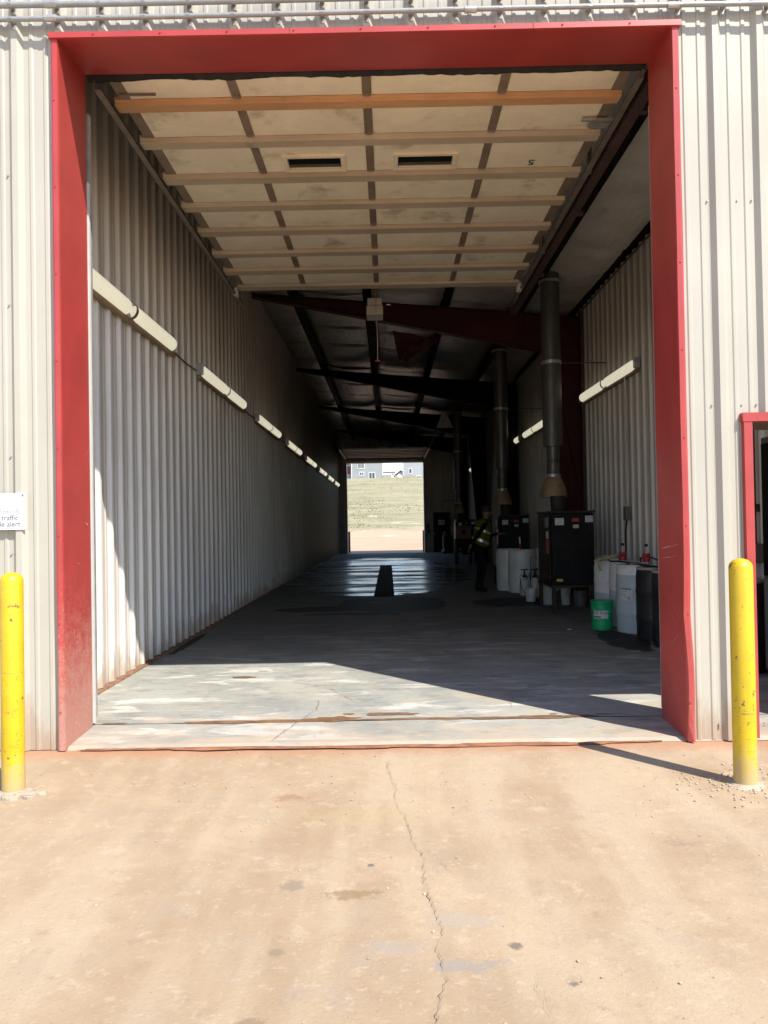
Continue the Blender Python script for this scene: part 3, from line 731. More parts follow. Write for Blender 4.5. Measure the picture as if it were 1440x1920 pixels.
# ------------------------------------------------------------------ raised front door
RY = [(.90, 1.08), (1.535, 1.72), (2.245, 2.45), (2.935, 3.15), (3.66, 3.89), (4.39, 4.60), (5.07, 5.31), (5.80, 6.05)]
SXs = [-2.07, -1.17, -.115, .975, 1.90]
dz = lambda y: 4.99 - .0*(y) + (.0 if y > .9 else -.012)
door = thing('overhead_door', 'raised cream sectional overhead door hanging flat under the roof', 'overhead door', (0, 3.4, 4.95))
yprev = .635
for ri, (ya, yb) in enumerate(RY):
    wob = .004*math.sin(ri*2.1)
    z = 4.972+wob
    for ci in range(4):
        xa, xb = SXs[ci]+.036, SXs[ci+1]-.036
        b = MB()
        if (ri == 2 and ci in (1, 2)):
            wx0, wx1 = (-.90, -.395) if ci == 1 else (.15, .67); wy0, wy1 = 1.95, 2.19
            for (p, q, r_, s_) in ((xa, wx0, yprev, ya), (wx1, xb, yprev, ya), (wx0, wx1, yprev, wy0), (wx0, wx1, wy1, ya)):
                b.box(p, q, r_, s_, z, z+.03)
            pn = b.build('panel', 'door_panel', door)
            wb = MB(); e = .045
            for (p, q, r_, s_) in ((wx0-e, wx1+e, wy0-e, wy0), (wx0-e, wx1+e, wy1, wy1+e), (wx0-e, wx0, wy0, wy1), (wx1, wx1+e, wy0, wy1)): wb.box(p, q, r_, s_, z-.018, z+.002)
            wb.build('window_frame', 'door_panel_trim', pn, bevel=.004)
            MB().box(wx0, wx1, wy0, wy1, z+.012, z+.02).build('pane', 'dark_window', pn)
        else:
            # pressed panel: slightly pillowed sheet with a back
            def pan(u, v, xa=xa, xb=xb, y0=yprev, y1=ya, z=z, s=ri*4+ci):
                x = xa+(xb-xa)*u; y = y0+(y1-y0)*v
                return (x, y, z - .010*(16*u*(1-u)*v*(1-v))**.5 + .003*mnoise.noise(Vector((x*3, y*3, s))))
            b.grid(pan, 10, 6); b.box(xa, xb, yprev, ya, z+.012, z+.03)
            pn = b.build('panel', 'door_panel', door, smooth=40)
            if ri == 2 and ci == 3:
                v, f = text_mesh('5', .15, .001)
                tb = MB().add([(1.437-x, 2.12+y, z-.0125-zz) for x, y, zz in v], f)
                tb.build('number', 'ink', pn)
    for ci, x in enumerate(SXs):
        w = .05 if 0 < ci < 4 else .06
        MB().box(x-w*.75, x+w*.75, yprev, ya, z-.008, z+.035).build('stile', 'door_stile', door, bevel=.003)
    m_ = 'door_rail_bounce' if ri < 1 else 'door_rail'
    x0, x1 = (-2.17, 1.955) if ri < 7 else (-2.12, 1.94)
    sg = .004*random.random()
    b = MB()
    ym = (ya+yb)/2
    b.prism([(ya+.028, z-.004), (ya+.034, z-.036-sg), (yb-.030, z-.036-sg), (yb-.018, z-.004), (yb-.003, z-.002), (yb-.003, z+.03), (ya+.012, z+.03), (ya+.012, z-.002)], x0, x1, 'x')
    rl = b.build('rail', m_, door, bevel=.004)
    hb = MB()
    for x in SXs[1:4]:
        hb.box(x-.03, x+.03, ya-.045, ya+.01, z-.014, z-.006); hb.cyl((x-.03, ya-.012, z-.012), (x+.03, ya-.012, z-.012), .008, n=8)
    hb.build('hinge', 'door_stile', rl)
    yprev = yb+.002
# slide bolts on the front sections
MB().box(-2.10, -1.80, .80, .815, 4.945, 4.96).build('slide_bolt', 'track_steel', door)
b = MB(); b.box(1.72, 2.02, 1.30, 1.33, 4.93, 4.95); b.box(1.80, 1.98, 1.36, 1.44, 4.93, 4.96); b.build('slide_bolt', 'galvanized', door)
for x in (-2.17, 1.97): MB().box(x-.03, x+.03, 5.95, 6.07, 4.86, 4.98).build('corner_roller', 'trim_white', door, bevel=.006)

def track(name, label, sx, x, mat):
    t = thing(name, label, 'door track', (x, .7, 0), 'front overhead door tracks')
    b = MB(); b.box(x-.004, x+.004, .60, 6.75, 4.885, 4.98); b.box(min(x, x-sx*.05), max(x, x-sx*.05), .60, 6.75, 4.878, 4.886)
    b.build('horizontal_track', mat, t)
    b = MB()
    for i in range(70): b.box(x+sx*.0042, x+sx*.0052, .75+i*.085, .75+i*.085+.045, 4.92, 4.94)
    b.build('slots', 'rubber', t, kind='stuff')
    b = MB(); b.box(min(x+sx*.05, x+sx*.10), max(x+sx*.05, x+sx*.10), .605, .66, .05, 4.7); b.build('vertical_track', 'galvanized', t)
    for y in (2.3, 4.6, 6.6):
        b = MB(); b.box(x+sx*.02, x+sx*.05, y, y+.05, 4.93, zroof(x)-.05); b.build('hanger', mat, t)
track('door_track', 'slotted steel door track along the left ribbed wall', -1, -2.215, 'track_steel')
track('door_track', 'slotted steel door track on the right side of raised door', 1, 2.02, 'track_steel')
tb = thing('track_beam', 'dark red angle beam running beside the right door track', 'beam', (2.12, .7, 4.9))
b = MB(); b.box(2.09, 2.19, .58, 7.6, 4.93, 4.945); b.box(2.175, 2.19, .58, 7.6, 4.945, 5.06); b.box(2.085, 2.10, .58, 7.6, 4.945, 5.02); b.build('angle', 'track_dark', tb)
for y in (1.2, 3.4, 5.6): MB().box(2.13, 2.26, y, y+.07, 4.95, 4.99).build('bracket', 'track_dark', tb)

op = thing('door_opener', 'beige door opener box hanging below the raised door', 'door opener', (-.155, 6.7, 4.72))
MB().box(-.285, -.027, 6.62, 6.98, 4.72, 4.86).build('lower_case', 'opener_case', op, bevel=.01)
MB().box(-.270, -.042, 6.64, 6.96, 4.862, 4.985).build('upper_case', 'opener_case', op, bevel=.008)
MB().box(-.14, -.132, 6.612, 6.62, 4.74, 4.985).build('seam_strip', 'door_stile', op)
b = MB(); b.box(-.20, -.10, 6.75, 6.80, 4.985, zroof(0)-.2); b.box(-.24, -.06, 6.70, 6.86, 4.985, 4.995); b.build('hanger', 'track_steel', op)
MB().box(-.145, -.125, 6.0, 6.70, 4.99, 5.01).build('rail', 'track_steel', op)
MB().tube([(-.135, 6.66, 4.73), (-.12, 6.66, 4.4), (-.125, 6.66, 4.02)], .005, 6).build('pull_cord', 'opener_case', op)
MB().cyl((-.16, 6.66, 4.01), (-.09, 6.66, 4.01), .014, n=10).build('cord_handle', 'pump_red', op)
b = MB(); b.tube([(.03, 6.8, 4.92), (.09, 6.8, 4.92)], .012, 8); b.build('limit_lever', 'galvanized', op)

# torn vinyl hanging behind the first frame
tm = MB()
def torn(u, v):
    x = .15+.95*u*(1-v)+.12*v+.16*v*u; z = 5.42-.20*u*(1-v)-.62*v
    return (x, 10.45+.10*math.sin(u*5+v*3)*v+.05*mnoise.noise(Vector((u*4, v*4, 0))), z)
tm.grid(torn, 14, 10)
tag(tm.build('torn_flap', 'frame_maroon', smooth=60), 'torn dark red vinyl flap drooping under the first roof frame', 'torn sheet')

fl = MB()
fl.grid(lambda u, v: (2.10+.34*v*(u-.5)*1.6+.10*u, 23.6+.05*math.sin(u*6), 5.62-.62*v), 6, 8)
tag(fl.build('insulation_scrap', 'sticker_white', smooth=60), 'pale scrap of insulation hanging from the roof beside the farthest flue', 'insulation')
# ------------------------------------------------------------------ far raised door
fd = thing('overhead_door', 'raised overhead door seen edge on above the far doorway', 'overhead door', (0, 34, 5.0))
for i in range(6):
    y = 31.6+i*.82
    MB().box(-2.15, 1.88, y, y+.79, 5.03, 5.06).build('panel', 'door_rail', fd)
    MB().box(-2.18, 1.90, y-.04, y+.10, 4.985, 5.03).build('rail', 'door_stile', fd)
MB().box(-2.17, 1.89, 31.5, 31.56, 4.97, 5.07).build('bottom_rail', 'galvanized', fd)
MB().box(-.4, 0, 31.46, 31.5, 5.0, 5.1).build('handle_plate', 'trim_white', fd)
MB().box(FX0+.05, FX1-.05, YF-.16, YF-.08, 4.80, 4.91).build('lintel_seal', 'conduit_paint', fd)
for x, lb in ((-2.25, 'pale steel track at left of the far raised door'), (1.98, 'pale steel track at right of the far raised door')):
    t = thing('door_track', lb, 'door track', (x, 34, 0), 'far overhead door tracks')
    b = MB(); b.box(x-.03, x+.03, 31.2, 36.4, 4.95, 5.02); b.build('horizontal_track', 'galvanized', t)
    b = MB(); b.box(x-.03, x+.03, YF-.15, YF-.07, fz(YF), 4.7); b.build('vertical_track', 'track_steel', t)
    b = MB(); b.tube([(x, 31.3, 5.02), (x-.25 if x < 0 else x+.25, 31.6, 5.55)], .03, 6); b.build('hanger', 'galvanized', t)

# personnel door in the rear wall
pd = thing('exit_door', 'black personnel door with a small plate in rear wall', 'door', (2.9, YF-.06, fz(YF)))
MB().box(2.43, 3.36, YF-.075, YF-.035, fz(YF)+.01, 2.03).build('leaf', 'furnace_black', pd)
b = MB(); b.box(2.36, 2.43, YF-.085, YF-.03, fz(YF), 2.10); b.box(3.36, 3.43, YF-.085, YF-.03, fz(YF), 2.10); b.box(2.43, 3.36, YF-.085, YF-.03, 2.03, 2.10); b.build('frame', 'liner_paint_dark', pd)
MB().cyl((2.50, YF-.075, .88), (2.50, YF-.12, .88), .03, n=12).build('handle', 'galvanized', pd)
pl = MB().box(2.71, 3.06, YF-.082, YF-.076, 1.35, 1.62).build('plate', 'sticker_white', pd)
b = MB()
for x, w in ((2.76, .05), (2.84, .045), (2.90, .04), (2.96, .05)): b.box(x, x+w, YF-.086, YF-.0825, 1.40, 1.57)
b.build('plate_marks', 'ink_faded', pl)
cp = thing('wall_conduit', 'thin conduit bent over the personnel door on rear wall', 'conduit', (2.9, YF-.07, 2.1))
MB().tube([(3.75, YF-.07, 2.67), (2.98, YF-.07, 2.66), (2.92, YF-.07, 2.63), (2.89, YF-.07, 2.55), (2.88, YF-.07, 2.2)], .022, 8).build('pipe', 'track_steel', cp)
b = MB(); b.box(2.72, 3.05, YF-.12, YF-.05, 2.12, 2.2); b.build('lamp_box', 'liner_paint_dark', cp)
sw = thing('wall_switches', 'small push button boxes beside the far doorway', 'switch box', (2.15, YF-.06, 1.2))
MB().box(2.10, 2.19, YF-.13, YF-.05, 1.18, 1.38).build('button_box', 'furnace_black', sw)
MB().box(2.12, 2.22, YF-.13, YF-.05, .92, 1.10).build('button_box', 'furnace_black', sw)

# ------------------------------------------------------------------ fluorescent fixtures
def fixture(loc, side, L, label):
    t = thing('light_fixture', label, 'light fixture', loc, 'lit tube fixtures on the bay walls')
    x, y, z = loc; s = side
    def bx(x0, x1, *r): return MB().box(min(x+s*x0, x+s*x1), max(x+s*x0, x+s*x1), *r)
    bx(0, .035, y+.02, y+L-.02, z-.07, z+.07).build('base_channel', 'galvanized', t, bevel=.004)
    bx(.0, .05, y+.03, y+L-.03, z-.125, z-.074).build('lower_channel', 'hood_rust', t, bevel=.004)
    half = L/2
    for h in range(2):
        ya = y+.10+h*(half-.07); yb = ya+half-.13
        b = MB(); n = 12; vs_ = []; rings = 14
        for i in range(rings+1):
            u = i/rings; yy = ya+(yb-ya)*u
            e = min(1, ((1-(1-min(u, 1-u)*12)**2)**.5 if min(u, 1-u)*12 < 1 else 1)); e = max(.25, e)
            for j in range(n+1):
                a = -math.pi/2+math.pi*j/n
                vs_.append((x+s*(.036+.085*math.cos(a)*e), yy, z+.085*math.sin(a)*e))
        b.add(vs_, [(i*(n+1)+j, i*(n+1)+j+1, (i+1)*(n+1)+j+1, (i+1)*(n+1)+j) for i in range(rings) for j in range(n)] + [tuple(range(n+1)), tuple(range(rings*(n+1), (rings+1)*(n+1)))])
        b.build('lens', 'tube_lens', t, smooth=50)
    ym = y+half
    b = MB(); vs_ = []
    for yy in (ym-.035, ym+.035):
        for j in range(11):
            a = -math.pi/2+math.pi*j/10; vs_.append((x+s*(.034+.094*math.cos(a)), yy, z+.094*math.sin(a)))
    b.add(vs_, [(j, j+1, 12+j, 11+j) for j in range(10)]); b.build('clamp_band', 'track_steel', t, smooth=50)
    b = bx(.0, .10, y-.03, y+.02, z-.08, z+.08); b.build('end_cap', 'galvanized', t, bevel=.01)
    b = bx(.0, .07, y+L-.02, y+L+.01, z-.06, z+.06); b.build('end_cap', 'galvanized', t, bevel=.01)
    return t
ords = ['first', 'second', 'third', 'fourth', 'fifth', 'sixth', 'seventh', 'eighth']
LY = [(.84, 3.45), (5.5, 3.45), (10.22, 3.32), (14.85, 3.2), (19.4, 3.4), (24.1, 3.4), (28.4, 3.2), (32.6, 3.3)]
for i, (y, L) in enumerate(LY):
    lab = ('long tube light on the left wall right behind the red jamb' if i == 0 else f'{ords[i]} tube light from the front on the left wall') if i < 7 else 'farthest tube light on the left wall by the far doorway'
    fixture((-2.652, y, 3.725-.0055*y), 1, L, lab)
cd = thing('power_cable', 'dark cable linking the tube lights along the left wall', 'cable', (-2.64, 4.3, 3.68))
for (y0, L0), (y1, L1) in zip(LY, LY[1:]):
    MB().tube([(-2.64, y0+L0, 3.68-.0055*y0), (-2.635, (y0+L0+y1)/2, 3.655-.0055*y0), (-2.64, y1, 3.70-.0055*y1)], .010, 6).build('cable_span', 'track_dark', cd)
RYs = [(6.48, 3.5, 'tube light on the right wall above the white drums'), (13.2, 3.2, 'second tube light on the right wall, half behind the first flue'),
       (17.0, 3.3, 'third tube light on the right wall, beside the second flue'), (27.0, 3.6, 'fourth tube light on the right wall, beyond the worker'), (33.0, 3.0, 'last tube light deep on the right wall')]
for y, L, lb in RYs: fixture((3.865, y, 3.87), -1, L, lb)

# ------------------------------------------------------------------ furnaces with flues
def stickers(o, specs, y):
    for (x0, x1, z0, z1, mt) in specs:
        s_ = MB().box(x0, x1, y-.003, y, z0, z1).build('sticker', mt, o)
        if mt == 'sticker_white':
            b = MB()
            for q in range(3): b.box(x0+.012, x1-.012, y-.0042, y-.0032, z1-.02-(z1-z0)*.27*q-.008, z1-.02-(z1-z0)*.27*q)
            b.build('print', 'ink_faded', s_)
def furnace(loc, label, detail=True):
    x, y, z = loc
    t = thing('furnace', label, 'furnace', loc, 'black oil furnaces on the right side')
    x0, x1, y0, y1 = x-.22, x+.46, y-.5, y+.62
    body = MB().box(x0, x1, y0, y1, z+.46, z+1.61).build('body', 'furnace_black', t, bevel=.012)
    MB().box(x0-.015, x1+.015, y0-.015, y1+.015, z+1.612, z+1.645).build('top_plate', 'furnace_brown', t, bevel=.005)
    for lx in (x0+.03, x1-.03):
        for ly in (y0+.03, y1-.03):
            MB().box(lx-.028, lx+.028, ly-.028, ly+.028, z, z+.46).build('leg', 'furnace_brown', t)
    b = MB(); b.box(x0-.02, x1+.02, y0-.02, y0+.03, z+.42, z+.455); b.box(x0-.02, x0+.03, y0+.031, y1, z+.42, z+.455); b.build('stand_rail', 'furnace_brown', t)
    # side control panel and louvres
    sp = MB().box(x0-.018, x0-.001, y0+.10, y0+1.0, z+.55, z+1.58).build('side_panel', 'furnace_brown', t, bevel=.004)
    for q in range(6): MB().prism([(y0+.18, z+.66+q*.05), (y0+.92, z+.66+q*.05), (y0+.92, z+.69+q*.05), (y0+.18, z+.69+q*.05)], x0-.030, x0-.019, 'x').build('louvre', 'furnace_black', sp)
    MB().box(x0-.021, x0-.0185, y0+.16, y0+.34, z+1.20, z+1.32).build('sticker', 'sticker_white', sp)
    MB().box(x0-.021, x0-.0185, y0+.14, y0+.36, z+.96, z+1.18).build('sticker', 'sticker_red', sp)
    MB().box(x0-.045, x0-.019, y0+.14, y0+.32, z+1.38, z+1.54).build('control_box', 'grey_box', sp, bevel=.005)
    w = x1-x0
    stickers(body, [(x0+.06, x0+.20, z+1.42, z+1.53, 'sticker_white'), (x0+.33, x0+.44, z+1.47, z+1.525, 'sticker_red'), (x0+.345, x0+.435, z+1.37, z+1.42, 'sticker_white'),
                    (x0+.54, x0+.665, z+1.46, z+1.56, 'sticker_white'), (x0+.07, x0+.165, z+.52, z+.56, 'sticker_yellow')], y0)
    MB().lathe([(.11, 1.64), (.115, 1.70), (.13, 1.88), (.125, 1.9)], loc, 24).build('outlet_collar', 'furnace_brown', t, smooth=40)
    return t
def flue(loc, label, top, big=.165):
    x, y, z = loc
    t = thing('flue_pipe', label, 'flue pipe', loc, 'vertical flues above the furnaces')
    hood = [(.225, 1.885), (.23, 1.90), (.222, 1.98), (.19, 2.10), (.145, 2.20), (.12, 2.235), (.115, 2.235), (.14, 2.19), (.185, 2.09), (.215, 1.97), (.220, 1.90)]
    MB().lathe(hood, loc, 32).build('draft_hood', 'hood_rust', t, smooth=40)
    MB().lathe([(.112, 2.22), (.114, 2.45), (.118, 2.452), (.118, 2.47), (.112, 2.472), (.113, 2.80)], loc, 28).build('lower_pipe', 'flue_steel', t, smooth=35)
    MB().lathe([(.117, 2.235), (.122, 2.24), (.122, 2.285), (.117, 2.29)], loc, 28).build('clamp_band', 'galvanized', t, smooth=35)
    zt_ = top-z
    zz = [2.765, 2.77, 3.9, 4.0]
    MB().lathe([(.115, 2.76), (big-.002, 2.765), (big, 2.775), (big, 3.05), (big+.001, 4.22), (big, zt_)], loc, 32).build('outer_pipe', 'flue_steel', t, smooth=35)
    MB().lathe([(big+.001, 4.18), (big+.008, 4.185), (big+.008, 4.235), (big+.001, 4.24)], loc, 32).build('clamp_band', 'galvanized', t, smooth=35)
    MB().lathe([(big+.001, zt_-.16), (big+.03, zt_-.155), (big+.03, zt_-.12), (big+.001, zt_-.11)], loc, 32).build('roof_collar', 'galvanized', t, smooth=35)
    b = MB()
    for q in range(7):
        a = R(205+q*22); r_ = .114
        b.box(x+r_*math.cos(a)-.009, x+r_*math.cos(a)+.009, y+r_*math.sin(a)-.004, y+r_*math.sin(a)+.004, z+2.49+.02*(q % 2), z+2.54)
    b.build('vent_slots', 'rubber', t, kind='stuff')
    b = MB(); b.tube([(x+big*.7, y, z+4.21), (3.86, y+.25, z+4.25)], .010, 6); b.build('stay_rod', 'track_dark', t)
furnace((2.82, 7.6, 0), 'tall black furnace with white and red stickers beside the drums')
flue((2.85, 8.05, 0), 'big grey flue with bell hood above the nearest furnace', zroof(2.85)-.10)
furnace((2.80, 13.25, fz(13.2)), 'second black furnace, behind the open white drums')
flue((2.76, 13.45, fz(13.4)), 'grey flue with bell hood above the second furnace', zroof(2.8)-.10)
furnace((2.74, 24.0, fz(24)), 'third dark furnace at the far end of the row')
flue((2.66, 24.0, fz(24)), 'farthest dark flue rising near the far wall', zroof(2.7)-.10)
mb_ = thing('burner_box', 'dull orange machine box in front of the third furnace', 'machine', (2.70, 22.9, fz(23)))
MB().box(2.40, 2.97, 22.6, 23.2, .88, 1.36).build('case', 'machine_orange', mb_, bevel=.02)
b = MB()
for x in (2.43, 2.94):
    for y in (22.65, 23.15): b.box(x-.02, x+.02, y-.02, y+.02, fz(23), .88)
b.build('stand', 'furnace_black', mb_)
MB().cyl((2.68, 22.6, 1.12), (2.68, 22.52, 1.12), .09, n=16).build('motor_cap', 'furnace_black', mb_)

# ------------------------------------------------------------------ drums, pumps, pails
def drum(loc, label, mat, level=None, open_top=False, group='plastic drums along the right wall'):
    t = thing('drum', label, 'drum', loc, group); x, y, z = loc
    prof = [(.262, .0), (.275, .008), (.282, .06), (.283, .22), (.288, .24), (.289, .27), (.284, .29), (.284, .56), (.289, .58), (.289, .61), (.284, .63), (.283, .78), (.276, .835), (.268, .862)]
    if level is None:
        if open_top: prof2 = prof + [(.272, .885), (.262, .885), (.262, .30)]
        else: prof2 = prof + [(.25, .868)]
        MB().lathe(prof2, loc, 40).build('body', mat, t, smooth=45)
    else:
        lo = [(r_, h) for r_, h in prof if h < level] + [(.2845, level)]
        hi = [(.2845, level+.0005)] + [(r_, h) for r_, h in prof if h > level] + [(.25, .868)]
        MB().lathe(lo, loc, 40).build('filled_body', 'drum_liquid', t, smooth=45)
        MB().lathe(hi, loc, 40).build('body', mat, t, smooth=45)
    ring = [(.262, .862), (.277, .866), (.279, .885), (.270, .894), (.258, .885), (.256, .868)]
    MB().lathe(ring, loc, 40).build('rim', mat if open_top or mat == 'drum_white' else 'drum_lid', t, smooth=45)
    if not open_top:
        for a in (.6, .6+math.pi): MB().cyl((x+.17*math.cos(a), y+.17*math.sin(a), z+.866), (x+.17*math.cos(a), y+.17*math.sin(a), z+.888), .035, n=16).build('bung', 'drum_lid', t)
    return t
drum((3.345, 6.30, 0), 'white drum with a tan hose on it, leftmost of the row', 'drum_white', .42)
drum((3.395, 5.68, 0), 'white drum behind the green pail, second in the row', 'drum_white', .50)
dA = drum((3.31, 5.05, 0), 'white drum with a printed paper label, beside the black drums', 'drum_white', .765)
drum((3.37, 4.40, 0), 'scuffed black drum next to the labelled white drum', 'drum_black')
drum((3.36, 3.78, 0), 'black drum half hidden behind the right red jamb', 'drum_black')
drum((3.40, 2.35, 0), 'black drum seen through the small doorway behind the bollard', 'drum_black')
def curved(x, y, r, a0, a1, z0, z1, n=10):
    return MB().grid(lambda u, v: (x+r*math.cos(a0+(a1-a0)*u), y+r*math.sin(a0+(a1-a0)*u), z0+(z1-z0)*v), n, 1)
def curved_text(txt, size, x, y, r, ac, z):
    v, f = text_mesh(txt, size, .0004)
    return MB().add([(x+(r+zz)*math.cos(ac+px/r), y+(r+zz)*math.sin(ac+px/r), z+py) for px, py, zz in v], f)
lb_ = curved(3.31, 5.05, .2875, R(202), R(238), .435, .60).build('paper_label', 'sticker_white', dA)
b = curved(3.31, 5.05, .2885, R(203), R(232), .575, .592); b.build('label_band', 'ink', lb_)
b = MB()
for q, (a0, a1) in enumerate([(204, 222), (204, 217), (204, 220)]): b.v += []; g_ = curved(3.31, 5.05, .2885, R(a0), R(a1), .545-.028*q, .552-.028*q); b.add(g_.v, g_.f)
b.build('label_lines', 'ink_faded', lb_)
curved(3.31, 5.05, .2885, R(225), R(231), .450, .485).build('label_mark', 'ink_faded', lb_)

drum((2.79, 11.05, 0), 'open white drum with a pump handle standing in it', 'drum_white', None, True, 'open white drums before the second furnace')
drum((2.62, 11.62, 0), 'open white drum at the left rear, beside the worker', 'drum_white', None, True, 'open white drums before the second furnace')
drum((3.36, 11.35, 0), 'open white drum nearest the wall, mostly behind the first furnace', 'drum_white', None, True, 'open white drums before the second furnace')
def pump(loc, label):
    t = thing('drum_pump', label, 'pump', loc, 'red hand pumps on drums'); x, y, z = loc
    MB().lathe([(.035, 0), (.038, .01), (.036, .05), (.030, .055)], loc, 16).build('collar', 'sticker_white', t, smooth=40)
    MB().lathe([(.045, .055), (.05, .06), (.05, .155), (.044, .165), (.02, .17)], loc, 18).build('body', 'pump_red', t, smooth=40)
    MB().cyl((x, y, z+.16), (x, y, z+.26), .010, n=10).build('rod', 'galvanized', t)
    MB().lathe([(.012, .255), (.022, .265), (.022, .285), (.010, .295)], loc, 12).build('knob', 'cable_black', t, smooth=40)
    MB().tube([(x, y-.04, z+.13), (x-.05, y-.08, z+.13), (x-.075, y-.10, z+.09)], .012, 8).build('spout', 'pump_red', t)
pump((3.29, 5.64, .868), 'red hand pump with a thin rod on the second white drum')
pump((3.43, 5.06, .868), 'red hand pump on the labelled white drum')
rp = thing('stir_pole', 'thin pump handle sticking out of the open white drum', 'handle', (2.76, 11.0, .3))
MB().cyl((2.80, 11.0, .31), (2.75, 11.0, 1.02), .018, n=10).build('shaft', 'pump_red', rp)
MB().cyl((2.752, 11.0, 1.021), (2.742, 11.0, 1.16), .017, n=10).build('grip', 'plastic_white', rp)
hm_ = MB(); pts = []
for i in range(34):
    a = i/33*2.4*math.pi
    pts.append((3.22+.17*math.cos(a)-.02*i/33, 6.08+.14*math.sin(a), .925+.022*math.sin(a*1.3)+.035*(i/33)))
pts += [(3.05, 6.0, .90), (3.045, 5.98, .80), (3.055, 5.96, .76)]
hm_.tube(pts, .019, 8)
tag(hm_.build('coiled_hose', 'hose_tan', smooth=60), 'tan hose coiled on top of the leftmost white drum', 'hose')
cb = MB(); cb.tube([(3.2, 6.1, .91), (3.14, 5.7, .905), (3.16, 5.3, .92), (3.26, 4.95, .91), (3.24, 4.55, .90), (3.30, 4.2, .91), (3.33, 3.8, .905)], .012, 7)
cb.tube([(3.43, 5.3, .90), (3.40, 5.2, .97), (3.47, 5.0, .985), (3.55, 4.7, .93), (3.52, 4.4, .905)], .011, 7)
tag(cb.build('black_cable', 'cable_black', smooth=60), 'black cable lying across the drum tops by the wall', 'cable')
pp = MB(); pp.grid(lambda u, v: (3.16+.25*u, 4.86+.30*v, .905+.012*math.sin(u*4+v*5)), 8, 8); 
for q in (0,): pp.grid(lambda u, v: (3.16+.25*u, 4.86+.30*v, .9+.012*math.sin(u*4+v*5)), 8, 8, True)
tag(pp.build('paper_sheet', 'sticker_white', smooth=60), 'crumpled white paper lying on the labelled drum top', 'paper')

gb = thing('green_pail', 'bright green plastic pail with white label in front of drums', 'pail', (2.885, 5.28, 0)); L_ = (2.885, 5.28, 0)
MB().lathe([(.118, 0), (.124, .006), (.140, .27), (.147, .272), (.147, .285), (.142, .287), (.143, .325), (.149, .327), (.149, .345), (.143, .347), (.146, .372), (.152, .374), (.152, .39), (.140, .39), (.136, .02)], L_, 36).build('body', 'bucket_green', gb, smooth=40)
MB().lathe([(.143, .391), (.153, .392), (.153, .401), (.14, .403)], L_, 36).build('lid', 'bucket_green', gb, smooth=40)
gl = MB().grid(lambda u, v: (2.885+(.1385+.006*v)*math.cos(R(205)+R(85)*u), 5.28+(.1385+.006*v)*math.sin(R(205)+R(85)*u), .165+.105*v), 12, 1).build('paper_label', 'sticker_white', gb)
curved_text('TF 5110 #50', .046, 2.885, 5.28, .1455, R(247), .238).build('label_text', 'ink', gl)
MB().grid(lambda u, v: (2.885+.1420*math.cos(R(208)+R(40)*u), 5.28+.1420*math.sin(R(208)+R(40)*u), .178+.016*v), 8, 1).build('label_band', 'ink', gl)
hp_ = MB(); hp_.tube([(2.885+.15*math.cos(R(a)), 5.28+.15*math.sin(R(a))-.0, .33-.09*math.sin(R(a-180)/1.0*1)*1) for a in range(182, 360, 12)], .003, 6)
hp_.build('wire_handle', 'galvanized', gb)

def jug(loc, label, r_, h, mat='plastic_white'):
    t = thing('pail', label, 'pail', loc, 'pails under the first furnace')
    MB().lathe([(r_*.82, 0), (r_*.86, .008), (r_*.98, h*.82), (r_*1.04, h*.83), (r_*1.04, h*.87), (r_, h*.88), (r_, h*.97), (r_*1.05, h*.975), (r_*1.05, h), (r_*.95, h), (r_*.92, h*.3)], loc, 28).build('body', mat, t, smooth=40)
    x, y, z = loc
    MB().tube([(x+r_*1.05*math.cos(R(a)), y+r_*1.05*math.sin(R(a)), z+h*.86-.10*abs(math.sin(R(a)))) for a in range(180, 361, 15)], .003, 6).build('wire_handle', 'galvanized', t)
jug((2.83, 8.6, 0), 'dirty white pail on the floor behind the furnace leg', .125, .33)
jug((3.12, 8.5, 0), 'white jug like pail under the furnace body', .085, .32)
jug((2.62, 9.15, 0), 'small grey white pail left of the furnace legs', .10, .24)
jug((3.30, 8.15, 0), 'dark pail deep under the furnace', .12, .28, 'grey_box')
def sprayer(loc, label, r_, h):
    t = thing('sprayer', label, 'sprayer', loc, 'pump sprayers by the drums'); x, y, z = loc
    MB().lathe([(r_*.9, 0), (r_, .015), (r_, h*.72), (r_*.85, h*.85), (r_*.45, h*.93), (r_*.4, h)], loc, 24).build('tank', 'plastic_white', t, smooth=40)
    MB().lathe([(r_*.5, h), (r_*.52, h+.03), (r_*.2, h+.05), (r_*.15, h+.14)], loc, 16).build('pump_cap', 'cable_black', t, smooth=40)
    MB().box(x-.07, x+.07, y-.012, y+.012, z+h+.14, z+h+.165).build('handle', 'cable_black', t, bevel=.006)
    MB().tube([(x+r_*.3, y-r_*.5, z+h*.92), (x+r_*1.2, y-r_*.9, z+h*1.35), (x+r_*.2, y-r_*1.1, z+h*1.5), (x-r_*1.1, y-r_, z+h*1.1), (x-r_*.9, y-r_*1.1, z+h*.4), (x-r_*.2, y-r_*1.2, z+.06)], .007, 6).build('hose', 'cable_black', t)
    MB().tube([(x+r_, y-r_*.9, z+.03), (x+r_*1.15, y-r_*.8, z+h*2.2)], .009, 6).build('wand', 'cable_black', t)
sprayer((2.72, 10.35, 0), 'white pump sprayer with black hose before the open drum', .10, .36)
sprayer((2.86, 10.0, 0), 'white pump sprayer leaning wand beside the furnace leg', .105, .38)
sb = thing('switch_box', 'grey electrical box on the right wall above the drums', 'electrical box', (3.80, 7.1, 1.59))
MB().box(3.77, 3.868, 7.02, 7.18, 1.48, 1.70).build('case', 'grey_box', sb, bevel=.008)
MB().tube([(3.80, 7.08, 1.48), (3.72, 6.9, 1.3), (3.60, 6.5, 1.05), (3.50, 6.2, .92)], .014, 8).build('lead', 'cable_black', sb)
